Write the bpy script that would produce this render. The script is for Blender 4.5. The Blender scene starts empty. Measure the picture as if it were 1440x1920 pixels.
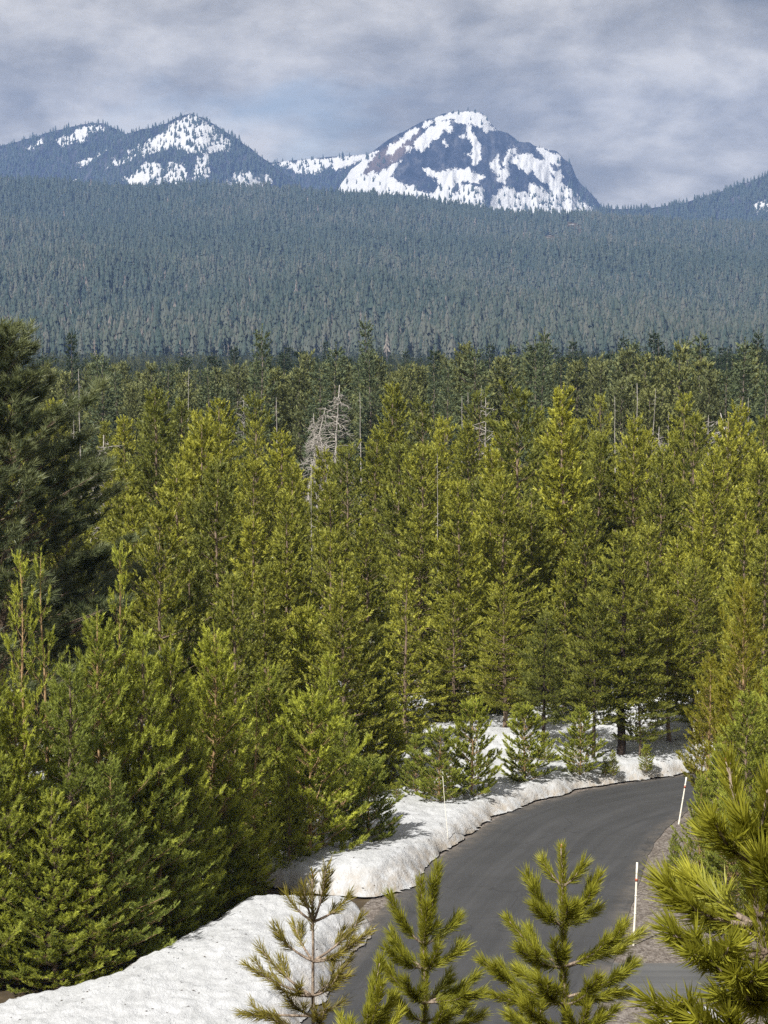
import bpy, math, random
import numpy as np
from mathutils import Vector

# ------------------------------------------------------------------ camera, sky, sun, exposure
S = bpy.context.scene
COL = S.collection
F, CX, CY, HZ, CAMZ = 4109.0, 720.0, 960.0, 640.0, 15.0
PITCH = math.atan((CY - HZ) / F)
cp, sp = math.cos(PITCH), math.sin(PITCH)

cam_d = bpy.data.cameras.new('camera')
cam_d.sensor_fit = 'VERTICAL'
cam_d.sensor_height = 36.0
cam_d.sensor_width = 27.0
cam_d.lens = 36.0 * F / 1920.0
cam_d.clip_start = 0.1
cam_d.clip_end = 30000.0
cam = bpy.data.objects.new('camera', cam_d)
cam.location = (0, 0, CAMZ)
cam.rotation_euler = (math.pi / 2 - PITCH, 0, 0)
COL.objects.link(cam)
S.camera = cam
S.render.resolution_x, S.render.resolution_y = 768, 1024
S.view_settings.view_transform = 'Standard'
S.view_settings.look = 'None'
S.view_settings.gamma = 1.0
S.view_settings.use_curve_mapping = False
S.view_settings.exposure = 0.76
S.cycles.max_bounces = 6
S.cycles.diffuse_bounces = 3
S.cycles.transmission_bounces = 3
S.cycles.volume_bounces = 0
S.cycles.transparent_max_bounces = 4
S.cycles.use_denoising = False

SUN_EL, SUN_X, SUN_Y = math.radians(48), -0.56, -0.83      # horizontal direction towards the sun
sun_dir = Vector((SUN_X * math.cos(SUN_EL), SUN_Y * math.cos(SUN_EL), math.sin(SUN_EL)))
sl = bpy.data.lights.new('sun', 'SUN')
sl.energy = 4.8
sl.angle = math.radians(0.55)
sl.color = (1.0, 0.955, 0.87)
so = bpy.data.objects.new('sun', sl)
so.rotation_euler = sun_dir.to_track_quat('Z', 'Y').to_euler()
COL.objects.link(so)


def nd(nt, typ, **kw):
    n = nt.nodes.new(typ)
    for k, v in kw.items():
        if hasattr(n, k) and not k.startswith('i_'):
            setattr(n, k, v)
    return n


def lk(nt, a, b):
    nt.links.new(a, b)


def setin(n, **kw):
    for k, v in kw.items():
        k = k.replace('_', ' ')
        n.inputs[k].default_value = v


def ramp(nt, stops, src=None, interp='LINEAR'):
    r = nt.nodes.new('ShaderNodeValToRGB')
    r.color_ramp.interpolation = interp
    el = r.color_ramp.elements
    while len(el) > 1:
        el.remove(el[-1])
    for i, (p, c) in enumerate(stops):
        c = (c, c, c, 1) if not isinstance(c, (tuple, list)) else (c[0], c[1], c[2], 1)
        e = el[0] if i == 0 else el.new(p)
        e.position = p
        e.color = c
    if src is not None:
        nt.links.new(src, r.inputs[0])
    return r


def mth(nt, op, a, b=None, c=None, clamp=False):
    n = nt.nodes.new('ShaderNodeMath')
    n.operation = op
    n.use_clamp = clamp
    for i, v in enumerate((a, b, c)):
        if v is None:
            continue
        if isinstance(v, (int, float)):
            n.inputs[i].default_value = v
        else:
            nt.links.new(v, n.inputs[i])
    return n.outputs[0]


def mixc(nt, f, a, b, mode='MIX'):
    n = nt.nodes.new('ShaderNodeMix')
    n.data_type = 'RGBA'
    n.blend_type = mode
    if isinstance(f, (int, float)):
        n.inputs[0].default_value = f
    else:
        nt.links.new(f, n.inputs[0])
    for s, v in ((6, a), (7, b)):
        if isinstance(v, (tuple, list)):
            n.inputs[s].default_value = (v[0], v[1], v[2], 1)
        else:
            nt.links.new(v, n.inputs[s])
    return n.outputs[2]


def noise(nt, vec, scale, detail=4, rough=0.55, dist=0.0):
    n = nt.nodes.new('ShaderNodeTexNoise')
    n.inputs['Scale'].default_value = scale
    n.inputs['Detail'].default_value = detail
    n.inputs['Roughness'].default_value = rough
    n.inputs['Distortion'].default_value = dist
    if vec is not None:
        nt.links.new(vec, n.inputs['Vector'])
    return n.outputs['Fac']


# world: clear Nishita sky showing through a broken deck of grey cloud
W = bpy.data.worlds.new('World')
S.world = W
W.use_nodes = True
wt = W.node_tree
wt.nodes.clear()
wo = nd(wt, 'ShaderNodeOutputWorld')
sky = nd(wt, 'ShaderNodeTexSky')
sky.sky_type = 'NISHITA'
sky.sun_disc = False
sky.sun_elevation = SUN_EL
sky.sun_rotation = math.atan2(SUN_X, SUN_Y)
sky.altitude = 1600
bg1 = nd(wt, 'ShaderNodeBackground')
bg1.inputs['Strength'].default_value = 0.06
lk(wt, sky.outputs[0], bg1.inputs[0])
tc = nd(wt, 'ShaderNodeTexCoord')
sep = nd(wt, 'ShaderNodeSeparateXYZ')
lk(wt, tc.outputs['Generated'], sep.inputs[0])
zz = mth(wt, 'ADD', mth(wt, 'ABSOLUTE', sep.outputs[2]), 0.42)
cmb = nd(wt, 'ShaderNodeCombineXYZ')
lk(wt, mth(wt, 'DIVIDE', sep.outputs[0], zz), cmb.inputs[0])
lk(wt, mth(wt, 'DIVIDE', sep.outputs[1], zz), cmb.inputs[1])
mp = nd(wt, 'ShaderNodeMapping')
mp.inputs['Location'].default_value = (3.1, 1.7, 0.4)
lk(wt, cmb.outputs[0], mp.inputs[0])
cn1 = noise(wt, mp.outputs[0], 3.6, 10, 0.56, 0.2)
cn2 = noise(wt, mp.outputs[0], 9.5, 9, 0.58, 0.2)
cl = mth(wt, 'ADD', mth(wt, 'MULTIPLY', cn1, 0.65), mth(wt, 'MULTIPLY', cn2, 0.35))
ccol = ramp(wt, [(0.41, (0.14, 0.137, 0.130)), (0.47, (0.21, 0.200, 0.186)), (0.52, (0.295, 0.280, 0.260)), (0.59, (0.44, 0.415, 0.38))], cl)
bg2 = nd(wt, 'ShaderNodeBackground')
bg2.inputs['Strength'].default_value = 1.12
lk(wt, ccol.outputs[0], bg2.inputs[0])
cn3 = noise(wt, mp.outputs[0], 2.2, 7, 0.55, 0.3)
gap = ramp(wt, [(0.57, 1.0), (0.70, 0.35)], cn3)
ms = nd(wt, 'ShaderNodeMixShader')
lk(wt, gap.outputs[0], ms.inputs[0])
lk(wt, bg1.outputs[0], ms.inputs[1])
lk(wt, bg2.outputs[0], ms.inputs[2])
lk(wt, ms.outputs[0], wo.inputs[0])

# ------------------------------------------------------------------ helpers
def ray(u, v):
    a, b = (u - CX) / F, (CY - v) / F
    return np.array([a, cp + b * sp, -sp + b * cp])


def G(u, v, z=0.0):
    r = ray(u, v)
    t = (z - CAMZ) / r[2]
    return np.array([0, 0, CAMZ]) + r * t


def D(u, v, y):
    r = ray(u, v)
    return np.array([0, 0, CAMZ]) + r * (y / r[1])


def proj(P):
    P = np.asarray(P, float)
    x, y, z = P[..., 0], P[..., 1], P[..., 2] - CAMZ
    f = y * cp - z * sp
    up = y * sp + z * cp
    return CX + F * x / f, CY - F * up / f


_tabs = {}


def vnoise(x, y, seed=0):
    if seed not in _tabs:
        _tabs[seed] = np.random.RandomState(seed + 77).rand(256, 256)
    T = _tabs[seed]
    xi, yi = np.floor(x).astype(int), np.floor(y).astype(int)
    fx, fy = x - xi, y - yi
    fx, fy = fx * fx * (3 - 2 * fx), fy * fy * (3 - 2 * fy)
    a, b = T[xi & 255, yi & 255], T[(xi + 1) & 255, yi & 255]
    c, d = T[xi & 255, (yi + 1) & 255], T[(xi + 1) & 255, (yi + 1) & 255]
    return (a * (1 - fx) + b * fx) * (1 - fy) + (c * (1 - fx) + d * fx) * fy


def fbm(x, y, seed=0, oct=4, gain=0.5):
    s, a, n = 0, 1.0, 0
    for o in range(oct):
        s = s + a * vnoise(x * 2 ** o + o * 17.3, y * 2 ** o + o * 9.1, seed + o)
        n += a
        a *= gain
    return s / n


def sstep(a, b, x):
    t = np.clip((x - a) / (b - a), 0, 1)
    return t * t * (3 - 2 * t)


def poly_sdf(px, py, poly):
    """positive inside"""
    poly = np.asarray(poly, float)
    dmin = np.full(px.shape, 1e18)
    ins = np.zeros(px.shape, bool)
    n = len(poly)
    for i in range(n):
        x0, y0 = poly[i][:2]
        x1, y1 = poly[(i + 1) % n][:2]
        ex, ey = x1 - x0, y1 - y0
        L = ex * ex + ey * ey + 1e-12
        t = np.clip(((px - x0) * ex + (py - y0) * ey) / L, 0, 1)
        dmin = np.minimum(dmin, (px - x0 - t * ex) ** 2 + (py - y0 - t * ey) ** 2)
        c = (y0 > py) != (y1 > py)
        ins ^= c & (px < ex * (py - y0) / (ey if abs(ey) > 1e-12 else 1e-12) + x0)
    d = np.sqrt(dmin)
    return np.where(ins, d, -d)


def make_mesh(name, V, Fc, mats, attrs=None, smooth=False, midx=None, uv=None):
    """V (N,3); Fc (M,3) or (M,4)"""
    V = np.asarray(V, np.float32)
    Fc = np.asarray(Fc, np.int32)
    me = bpy.data.meshes.new(name)
    k = Fc.shape[1]
    me.vertices.add(len(V))
    me.vertices.foreach_set('co', V.ravel())
    me.loops.add(Fc.size)
    me.loops.foreach_set('vertex_index', Fc.ravel())
    me.polygons.add(len(Fc))
    me.polygons.foreach_set('loop_start', np.arange(0, Fc.size, k, dtype=np.int32))
    me.polygons.foreach_set('loop_total', np.full(len(Fc), k, np.int32))
    if smooth:
        me.polygons.foreach_set('use_smooth', np.ones(len(Fc), bool))
    for m in (mats if isinstance(mats, (list, tuple)) else [mats]):
        me.materials.append(m)
    if midx is not None:
        me.polygons.foreach_set('material_index', np.asarray(midx, np.int32))
    me.update(calc_edges=True)
    for a, arr in (attrs or {}).items():
        at = me.attributes.new(a, 'FLOAT', 'POINT')
        at.data.foreach_set('value', np.asarray(arr, np.float32))
    if uv is not None:
        at = me.attributes.new('road_uv', 'FLOAT_VECTOR', 'POINT')
        at.data.foreach_set('vector', np.asarray(uv, np.float32).ravel())
    return me


def add(name, me, parent=None, loc=None, **props):
    o = bpy.data.objects.new(name, me)
    COL.objects.link(o)
    if parent is not None:
        o.parent = parent
    if loc is not None:
        o.location = loc
    for k, v in props.items():
        o[k] = v
    return o


class MB:
    """collects triangles/quads as triangles"""
    def __init__(self):
        self.V, self.T, self.A, self.n = [], [], [], 0

    def add(self, V, T, a=0.5):
        V = np.asarray(V, float)
        self.V.append(V)
        self.T.append(np.asarray(T, int) + self.n)
        self.A.append(np.full(len(V), a) if np.isscalar(a) else np.asarray(a))
        self.n += len(V)

    def tube(self, pts, rad, sides=5, a=0.5, cap=True):
        pts = np.asarray(pts, float)
        rad = np.asarray(rad, float) * np.ones(len(pts))
        tg = np.gradient(pts, axis=0)
        tg /= np.linalg.norm(tg, axis=1)[:, None] + 1e-12
        ref = np.array([0, 0, 1.0]) if abs(tg[0][2]) < 0.8 else np.array([1.0, 0, 0])
        u = np.cross(tg, ref)
        u /= np.linalg.norm(u, axis=1)[:, None] + 1e-12
        w = np.cross(tg, u)
        ang = np.arange(sides) * 2 * math.pi / sides
        ring = pts[:, None, :] + rad[:, None, None] * (np.cos(ang)[None, :, None] * u[:, None, :] + np.sin(ang)[None, :, None] * w[:, None, :])
        V = ring.reshape(-1, 3)
        T = []
        n = len(pts)
        for i in range(n - 1):
            for j in range(sides):
                a0, a1 = i * sides + j, i * sides + (j + 1) % sides
                b0, b1 = a0 + sides, a1 + sides
                T.append((a0, a1, b1))
                T.append((a0, b1, b0))
        if cap:
            V = np.vstack([V, pts[:1], pts[-1:]])
            for j in range(sides):
                T.append((n * sides, (j + 1) % sides, j))
                T.append((n * sides + 1, (n - 1) * sides + j, (n - 1) * sides + (j + 1) % sides))
        self.add(V, T, a)

    def mesh(self, name, mats, smooth=False):
        return make_mesh(name, np.vstack(self.V), np.vstack(self.T), mats, {'tint': np.concatenate(self.A)}, smooth)


def unit(v):
    return v / (np.linalg.norm(v, axis=-1, keepdims=True) + 1e-12)


NRM = {}


def needle_mesh(P, A, L, R, T, K, wid, rng, lo=0.5, hi=1.05, bend=False):
    """bottle-brush tufts: P start, A unit axis, L length, R needle length, T tint, K needles each"""
    P, A = np.asarray(P, float), unit(np.asarray(A, float))
    N = len(P)
    L, R, T = [np.asarray(q, float) * np.ones(N) for q in (L, R, T)]
    s = rng.uniform(0.0, 1.0, (N, K)) ** 0.85
    ph = rng.uniform(0, 2 * math.pi, (N, K))
    ref = np.where(np.abs(A[:, 2:3]) < 0.8, np.array([[0, 0, 1.0]]), np.array([[1.0, 0, 0]]))
    U = unit(np.cross(A, ref))
    Wv = np.cross(A, U)
    perp = np.cos(ph)[..., None] * U[:, None] + np.sin(ph)[..., None] * Wv[:, None]
    al = rng.uniform(lo, hi, (N, K)) * (1.0 - 0.45 * s)
    d = np.cos(al)[..., None] * A[:, None] + np.sin(al)[..., None] * perp
    base = P[:, None] + A[:, None] * (L[:, None] * s)[..., None]
    nl = R[:, None] * rng.uniform(0.75, 1.15, (N, K))
    side = unit(np.cross(d, rng.normal(size=(N, K, 3))))
    w = wid * rng.uniform(0.7, 1.3, (N, K))
    tip = base + d * nl[..., None]
    tt = np.clip(T[:, None] + rng.normal(0, 0.10, (N, K)), 0, 1)
    if not bend:
        V = np.stack([base - side * w[..., None] / 2, base + side * w[..., None] / 2, tip], 2).reshape(-1, 3)
        M = N * K
        Fc = np.arange(M * 3).reshape(-1, 3)
        NRM['n'] = np.repeat(unit(perp * 1.0 + A[:, None] * 0.45 + side * 0.25).reshape(-1, 3), 3, 0)
        return V, Fc, np.repeat(tt.reshape(-1), 3)
    mid = base + d * nl[..., None] * 0.55 - A[:, None] * nl[..., None] * 0.03
    tip = tip + A[:, None] * nl[..., None] * 0.10
    V = np.stack([base - side * w[..., None] * 0.35, base + side * w[..., None] * 0.35,
                  mid - side * w[..., None] * 0.5, mid + side * w[..., None] * 0.5, tip], 2).reshape(-1, 3)
    o = (np.arange(N * K) * 5)[:, None]
    Fc = np.concatenate([o + np.array([[0, 1, 3]]), o + np.array([[0, 3, 2]]), o + np.array([[2, 3, 4]])])
    return V, Fc, np.repeat(tt.reshape(-1), 5)


# ------------------------------------------------------------------ materials
def new_mat(name):
    m = bpy.data.materials.new(name)
    m.use_nodes = True
    m.node_tree.nodes.clear()
    out = m.node_tree.nodes.new('ShaderNodeOutputMaterial')
    return m, m.node_tree, out


def principled(nt, out=None, rough=0.7, spec=0.3):
    p = nt.nodes.new('ShaderNodeBsdfPrincipled')
    p.inputs['Roughness'].default_value = rough
    p.inputs['Specular IOR Level'].default_value = spec
    if out is not None:
        nt.links.new(p.outputs[0], out.inputs[0])
    return p


def needle_mat(name, dark, light, alt, transl=0.42, rough=0.5, spec=0.35, altw=0.7):
    m, nt, out = new_mat(name)
    at = nd(nt, 'ShaderNodeAttribute', attribute_name='tint')
    oi = nd(nt, 'ShaderNodeObjectInfo')
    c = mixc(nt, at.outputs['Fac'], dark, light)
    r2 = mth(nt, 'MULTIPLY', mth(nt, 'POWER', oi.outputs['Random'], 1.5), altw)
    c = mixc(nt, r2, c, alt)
    p = principled(nt, None, rough, spec)
    lk(nt, c, p.inputs['Base Color'])
    tr = nd(nt, 'ShaderNodeBsdfTranslucent')
    lk(nt, c, tr.inputs[0])
    mx = nd(nt, 'ShaderNodeMixShader')
    mx.inputs[0].default_value = transl
    lk(nt, p.outputs[0], mx.inputs[1])
    lk(nt, tr.outputs[0], mx.inputs[2])
    lk(nt, mx.outputs[0], out.inputs[0])
    return m


M = {}
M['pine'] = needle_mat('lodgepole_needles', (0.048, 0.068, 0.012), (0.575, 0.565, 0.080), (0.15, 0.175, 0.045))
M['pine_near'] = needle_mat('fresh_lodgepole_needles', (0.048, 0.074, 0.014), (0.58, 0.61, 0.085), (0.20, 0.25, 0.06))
M['near_brown'] = needle_mat('browned_near_needles', (0.075, 0.065, 0.018), (0.42, 0.36, 0.06), (0.2, 0.18, 0.04), 0.38, 0.55, 0.3, 0.15)
M['pine_far'] = needle_mat('far_pine_needles', (0.062, 0.080, 0.028), (0.33, 0.34, 0.12), (0.14, 0.16, 0.08), 0.3, 0.6, 0.2)
M['fir'] = needle_mat('fir_needles', (0.048, 0.075, 0.040), (0.19, 0.22, 0.10), (0.09, 0.12, 0.07), 0.25, 0.6, 0.2)
M['fir_dark'] = needle_mat('dark_fir_needles', (0.026, 0.044, 0.026), (0.085, 0.115, 0.06), (0.04, 0.06, 0.04), 0.25, 0.6, 0.2)
M['gold'] = needle_mat('golden_needles', (0.09, 0.105, 0.012), (0.50, 0.46, 0.045), (0.30, 0.28, 0.03))
M['ponderosa'] = needle_mat('long_blue_green_needles', (0.048, 0.072, 0.030), (0.36, 0.38, 0.16), (0.05, 0.075, 0.04), 0.3, 0.45, 0.4)
M['near'] = needle_mat('near_needles', (0.066, 0.088, 0.012), (0.50, 0.48, 0.050), (0.16, 0.18, 0.02), 0.38, 0.52, 0.35, 0.15)
M['slope'] = needle_mat('slope_conifers', (0.020, 0.038, 0.034), (0.078, 0.105, 0.085), (0.085, 0.10, 0.08), 0.2, 0.8, 0.1, 0.85)
M['slope_grey'] = needle_mat('haze_paled_slope_conifers', (0.040, 0.060, 0.048), (0.115, 0.135, 0.105), (0.13, 0.13, 0.11), 0.2, 0.8, 0.1, 0.8)  # greyer needles, with haze and light bands put into their colour
M['graytwig'] = needle_mat('bare_twigs', (0.20, 0.175, 0.155), (0.30, 0.27, 0.24), (0.24, 0.19, 0.17), 0.1, 0.9, 0.1)
M['shrub'] = needle_mat('willow_twigs', (0.10, 0.055, 0.045), (0.20, 0.13, 0.10), (0.16, 0.11, 0.09), 0.1, 0.9, 0.1)


def bark_mat(name, c1, c2, scale=18):
    m, nt, out = new_mat(name)
    t = nd(nt, 'ShaderNodeTexCoord')
    mpn = nd(nt, 'ShaderNodeMapping')
    mpn.inputs['Scale'].default_value = (1, 1, 0.35)
    lk(nt, t.outputs['Object'], mpn.inputs[0])
    n = noise(nt, mpn.outputs[0], scale, 5, 0.65)
    r = ramp(nt, [(0.35, c1), (0.65, c2)], n)
    p = principled(nt, out, 0.85, 0.15)
    lk(nt, r.outputs[0], p.inputs['Base Color'])
    b = nd(nt, 'ShaderNodeBump')
    b.inputs['Strength'].default_value = 0.6
    b.inputs['Distance'].default_value = 0.02
    lk(nt, n, b.inputs['Height'])
    lk(nt, b.outputs[0], p.inputs['Normal'])
    return m


M['bark'] = bark_mat('pine_bark', (0.10, 0.075, 0.055), (0.27, 0.20, 0.145))
M['bark_dark'] = bark_mat('dark_bark', (0.03, 0.022, 0.018), (0.075, 0.055, 0.045))
M['bark_tan'] = bark_mat('young_tan_bark', (0.20, 0.125, 0.06), (0.42, 0.29, 0.16), 40)
M['bark_near'] = bark_mat('near_scaly_bark', (0.07, 0.05, 0.038), (0.36, 0.29, 0.23), 90)
M['dead'] = bark_mat('weathered_dead_wood', (0.20, 0.185, 0.17), (0.46, 0.43, 0.40))
M['bark_far'] = bark_mat('far_bark', (0.10, 0.085, 0.07), (0.20, 0.17, 0.14), 4)


def snow_mat():
    m, nt, out = new_mat('old_snow')
    g = nd(nt, 'ShaderNodeNewGeometry')
    mpn = nd(nt, 'ShaderNodeMapping')
    mpn.inputs['Rotation'].default_value = (0, 0, 0.5)
    mpn.inputs['Scale'].default_value = (1.5, 0.8, 1.0)
    lk(nt, g.outputs['Position'], mpn.inputs[0])
    n1 = noise(nt, mpn.outputs[0], 3.2, 6, 0.6, 0.4)
    n2 = noise(nt, mpn.outputs[0], 11, 5, 0.7, 0.9)
    dirt = noise(nt, mpn.outputs[0], 1.1, 8, 0.7, 0.5)
    spk = noise(nt, mpn.outputs[0], 30, 2, 0.5)
    c = ramp(nt, [(0.30, (0.345, 0.355, 0.37)), (0.50, (0.435, 0.448, 0.472)), (0.7, (0.50, 0.515, 0.545))], dirt)
    k = ramp(nt, [(0.70, 1.0), (0.76, 0.35)], spk)
    col = mixc(nt, k.outputs[0], (0.30, 0.26, 0.21), c.outputs[0])
    at = nd(nt, 'ShaderNodeAttribute', attribute_name='edge')
    ed = mth(nt, 'MULTIPLY', at.outputs['Fac'], ramp(nt, [(0.38, 0.0), (0.6, 1.0)], noise(nt, mpn.outputs[0], 2.5, 5, 0.7)).outputs[0])
    col = mixc(nt, ed, col, (0.33, 0.29, 0.245))
    p = principled(nt, out, 0.75, 0.25)
    lk(nt, col, p.inputs['Base Color'])
    h = mth(nt, 'ADD', mth(nt, 'MULTIPLY', n1, 0.6), mth(nt, 'MULTIPLY', n2, 0.4))
    b = nd(nt, 'ShaderNodeBump')
    b.inputs['Strength'].default_value = 0.7
    b.inputs['Distance'].default_value = 0.18
    lk(nt, h, b.inputs['Height'])
    lk(nt, b.outputs[0], p.inputs['Normal'])
    return m


M['snow'] = snow_mat()


def asphalt_mat(name, c1, c2):
    m, nt, out = new_mat(name)
    a = nd(nt, 'ShaderNodeAttribute', attribute_name='road_uv')
    g = nd(nt, 'ShaderNodeNewGeometry')
    mpn = nd(nt, 'ShaderNodeMapping')
    mpn.inputs['Scale'].default_value = (2.2, 0.05, 1)
    lk(nt, a.outputs['Vector'], mpn.inputs[0])
    st = noise(nt, mpn.outputs[0], 1.4, 6, 0.6, 0.2)
    bl = noise(nt, g.outputs['Position'], 0.35, 6, 0.6)
    gr = noise(nt, g.outputs['Position'], 60, 2, 0.5)
    f = mth(nt, 'ADD', mth(nt, 'MULTIPLY', st, 0.5), mth(nt, 'MULTIPLY', bl, 0.5))
    col = ramp(nt, [(0.42, c1), (0.58, c2)], f).outputs[0]
    col = mixc(nt, mth(nt, 'MULTIPLY', gr, 0.5), col, (0.075, 0.075, 0.077), 'MIX')
    sx = nd(nt, 'ShaderNodeSeparateXYZ')
    lk(nt, a.outputs['Vector'], sx.inputs[0])
    # dusty margins (across coordinate 0..1) and thin transverse seams
    edge = mth(nt, 'ABSOLUTE', mth(nt, 'SUBTRACT', sx.outputs[2], 0.5))
    em = mth(nt, 'MULTIPLY', ramp(nt, [(0.40, 0.0), (0.5, 0.7)], edge).outputs[0], ramp(nt, [(0.4, 0.1), (0.62, 1.0)], noise(nt, g.outputs['Position'], 1.6, 6, 0.7)).outputs[0])
    col = mixc(nt, em, col, (0.14, 0.12, 0.10))
    wob = mth(nt, 'MULTIPLY', noise(nt, g.outputs['Position'], 0.8, 3, 0.5), 0.35)
    fr = mth(nt, 'PINGPONG', mth(nt, 'ADD', sx.outputs[1], wob), 2.6)
    seam = ramp(nt, [(0.0, 0.85), (0.016, 0.0)], fr).outputs[0]
    col = mixc(nt, seam, col, (0.022, 0.022, 0.023))
    vo = nd(nt, 'ShaderNodeTexVoronoi', feature='DISTANCE_TO_EDGE')
    vo.inputs['Scale'].default_value = 0.22
    wv = nd(nt, 'ShaderNodeVectorMath', operation='ADD')
    nz_ = nd(nt, 'ShaderNodeTexNoise')
    nz_.inputs['Scale'].default_value = 0.9
    nz_.inputs['Detail'].default_value = 6
    lk(nt, g.outputs['Position'], nz_.inputs['Vector'])
    lk(nt, g.outputs['Position'], wv.inputs[0])
    lk(nt, nz_.outputs['Color'], wv.inputs[1])
    lk(nt, wv.outputs[0], vo.inputs['Vector'])
    crk = ramp(nt, [(0.0, 0.5), (0.005, 0.0)], vo.outputs['Distance'])
    col = mixc(nt, crk.outputs[0], col, (0.014, 0.014, 0.015))
    ty = mth(nt, 'SINE', mth(nt, 'MULTIPLY', sx.outputs[2], 25.13))
    tyr = mth(nt, 'MULTIPLY', ramp(nt, [(0.5, 0.0), (1.0, 0.16)], ty).outputs[0], ramp(nt, [(0.35, 0.2), (0.65, 1.0)], st).outputs[0])
    col = mixc(nt, tyr, col, (0.075, 0.075, 0.078))
    sand = ramp(nt, [(0.68, 0.0), (0.74, 0.6)], noise(nt, mpn.outputs[0], 6.0, 5, 0.7)).outputs[0]
    col = mixc(nt, mth(nt, 'MULTIPLY', sand, 0.45), col, (0.30, 0.27, 0.24))
    p = principled(nt, out, 0.72, 0.35)
    lk(nt, col, p.inputs['Base Color'])
    b = nd(nt, 'ShaderNodeBump')
    b.inputs['Strength'].default_value = 0.35
    b.inputs['Distance'].default_value = 0.01
    lk(nt, gr, b.inputs['Height'])
    lk(nt, b.outputs[0], p.inputs['Normal'])
    return m


M['asphalt'] = asphalt_mat('dark_asphalt', (0.021, 0.022, 0.025), (0.037, 0.038, 0.042))
M['asphalt_old'] = asphalt_mat('older_asphalt', (0.060, 0.062, 0.066), (0.098, 0.10, 0.103))


def gravel_mat():
    m, nt, out = new_mat('shoulder_gravel')
    g = nd(nt, 'ShaderNodeNewGeometry')
    v = nd(nt, 'ShaderNodeTexVoronoi')
    v.inputs['Scale'].default_value = 16
    lk(nt, g.outputs['Position'], v.inputs['Vector'])
    n = noise(nt, g.outputs['Position'], 1.4, 6, 0.65)
    hs = nd(nt, 'ShaderNodeSeparateColor')
    lk(nt, v.outputs['Color'], hs.inputs[0])
    c = ramp(nt, [(0.1, (0.05, 0.043, 0.04)), (0.5, (0.13, 0.117, 0.107)), (0.95, (0.25, 0.23, 0.215))], hs.outputs[0])
    col = mixc(nt, mth(nt, 'MULTIPLY', n, 0.7), c.outputs[0], (0.13, 0.105, 0.088))
    p = principled(nt, out, 0.9, 0.15)
    lk(nt, col, p.inputs['Base Color'])
    b = nd(nt, 'ShaderNodeBump')
    b.inputs['Strength'].default_value = 0.8
    b.inputs['Distance'].default_value = 0.03
    lk(nt, v.outputs['Distance'], b.inputs['Height'])
    lk(nt, b.outputs[0], p.inputs['Normal'])
    return m


M['gravel'] = gravel_mat()


def floor_mat():
    m, nt, out = new_mat('forest_floor')
    g = nd(nt, 'ShaderNodeNewGeometry')
    n = noise(nt, g.outputs['Position'], 0.9, 8, 0.65)
    n2 = noise(nt, g.outputs['Position'], 0.045, 6, 0.6)
    c = ramp(nt, [(0.3, (0.030, 0.024, 0.016)), (0.55, (0.075, 0.058, 0.038)), (0.75, (0.12, 0.10, 0.06))], n)
    sn = ramp(nt, [(0.58, 0.0), (0.61, 1.0)], n2)
    at = nd(nt, 'ShaderNodeAttribute', attribute_name='snowy')
    f = mth(nt, 'MULTIPLY', sn.outputs[0], at.outputs['Fac'])
    col = mixc(nt, f, c.outputs[0], (0.76, 0.77, 0.79))
    p = principled(nt, out, 0.9, 0.1)
    lk(nt, col, p.inputs['Base Color'])
    return m


M['floor'] = floor_mat()


def mountain_mat():
    m, nt, out = new_mat('mountain_rock_and_snow')
    g = nd(nt, 'ShaderNodeNewGeometry')
    at = nd(nt, 'ShaderNodeAttribute', attribute_name='snow')
    bt = nd(nt, 'ShaderNodeAttribute', attribute_name='brown')
    mpn = nd(nt, 'ShaderNodeMapping')
    mpn.inputs['Scale'].default_value = (1, 0.5, 0.55)
    lk(nt, g.outputs['Position'], mpn.inputs[0])
    n = noise(nt, mpn.outputs[0], 0.05, 9, 0.78, 0.3)
    n2 = noise(nt, mpn.outputs[0], 0.032, 9, 0.75, 0.5)
    v = mth(nt, 'ADD', at.outputs['Fac'], mth(nt, 'MULTIPLY', mth(nt, 'SUBTRACT', n, 0.5), 44.0))
    f = ramp(nt, [(0.46, 0.0), (0.54, 1.0)], mth(nt, 'ADD', mth(nt, 'MULTIPLY', v, 0.12), 0.5))
    rock = ramp(nt, [(0.40, (0.008, 0.010, 0.017)), (0.5, (0.022, 0.024, 0.036)), (0.62, (0.085, 0.085, 0.095))], n2)
    brn = ramp(nt, [(0.35, (0.02, 0.016, 0.017)), (0.65, (0.15, 0.11, 0.095))], n2)
    rc = mixc(nt, bt.outputs['Fac'], rock.outputs[0], brn.outputs[0])
    col = mixc(nt, f.outputs[0], rc, (0.56, 0.56, 0.565))
    p = principled(nt, out, 0.85, 0.1)
    lk(nt, col, p.inputs['Base Color'])
    b = nd(nt, 'ShaderNodeBump')
    b.inputs['Strength'].default_value = 0.9
    b.inputs['Distance'].default_value = 9.0
    lk(nt, n2, b.inputs['Height'])
    lk(nt, b.outputs[0], p.inputs['Normal'])
    return m


M['mountain'] = mountain_mat()


def plain_mat(name, col, rough=0.5):
    m, nt, out = new_mat(name)
    g = nd(nt, 'ShaderNodeNewGeometry')
    n = noise(nt, g.outputs['Position'], 12, 4, 0.6)
    c = mixc(nt, mth(nt, 'MULTIPLY', n, 0.3), col, tuple(q * 0.6 for q in col))
    p = principled(nt, out, rough, 0.4)
    lk(nt, c, p.inputs['Base Color'])
    return m


M['white'] = plain_mat('bamboo_white_paint', (0.80, 0.77, 0.68))
M['redband'] = plain_mat('faded_red_tape', (0.36, 0.10, 0.06))
M['bud'] = plain_mat('rusty_buds', (0.42, 0.20, 0.09))
M['cone'] = plain_mat('pine_cone_scales', (0.12, 0.085, 0.06), 0.8)

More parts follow.
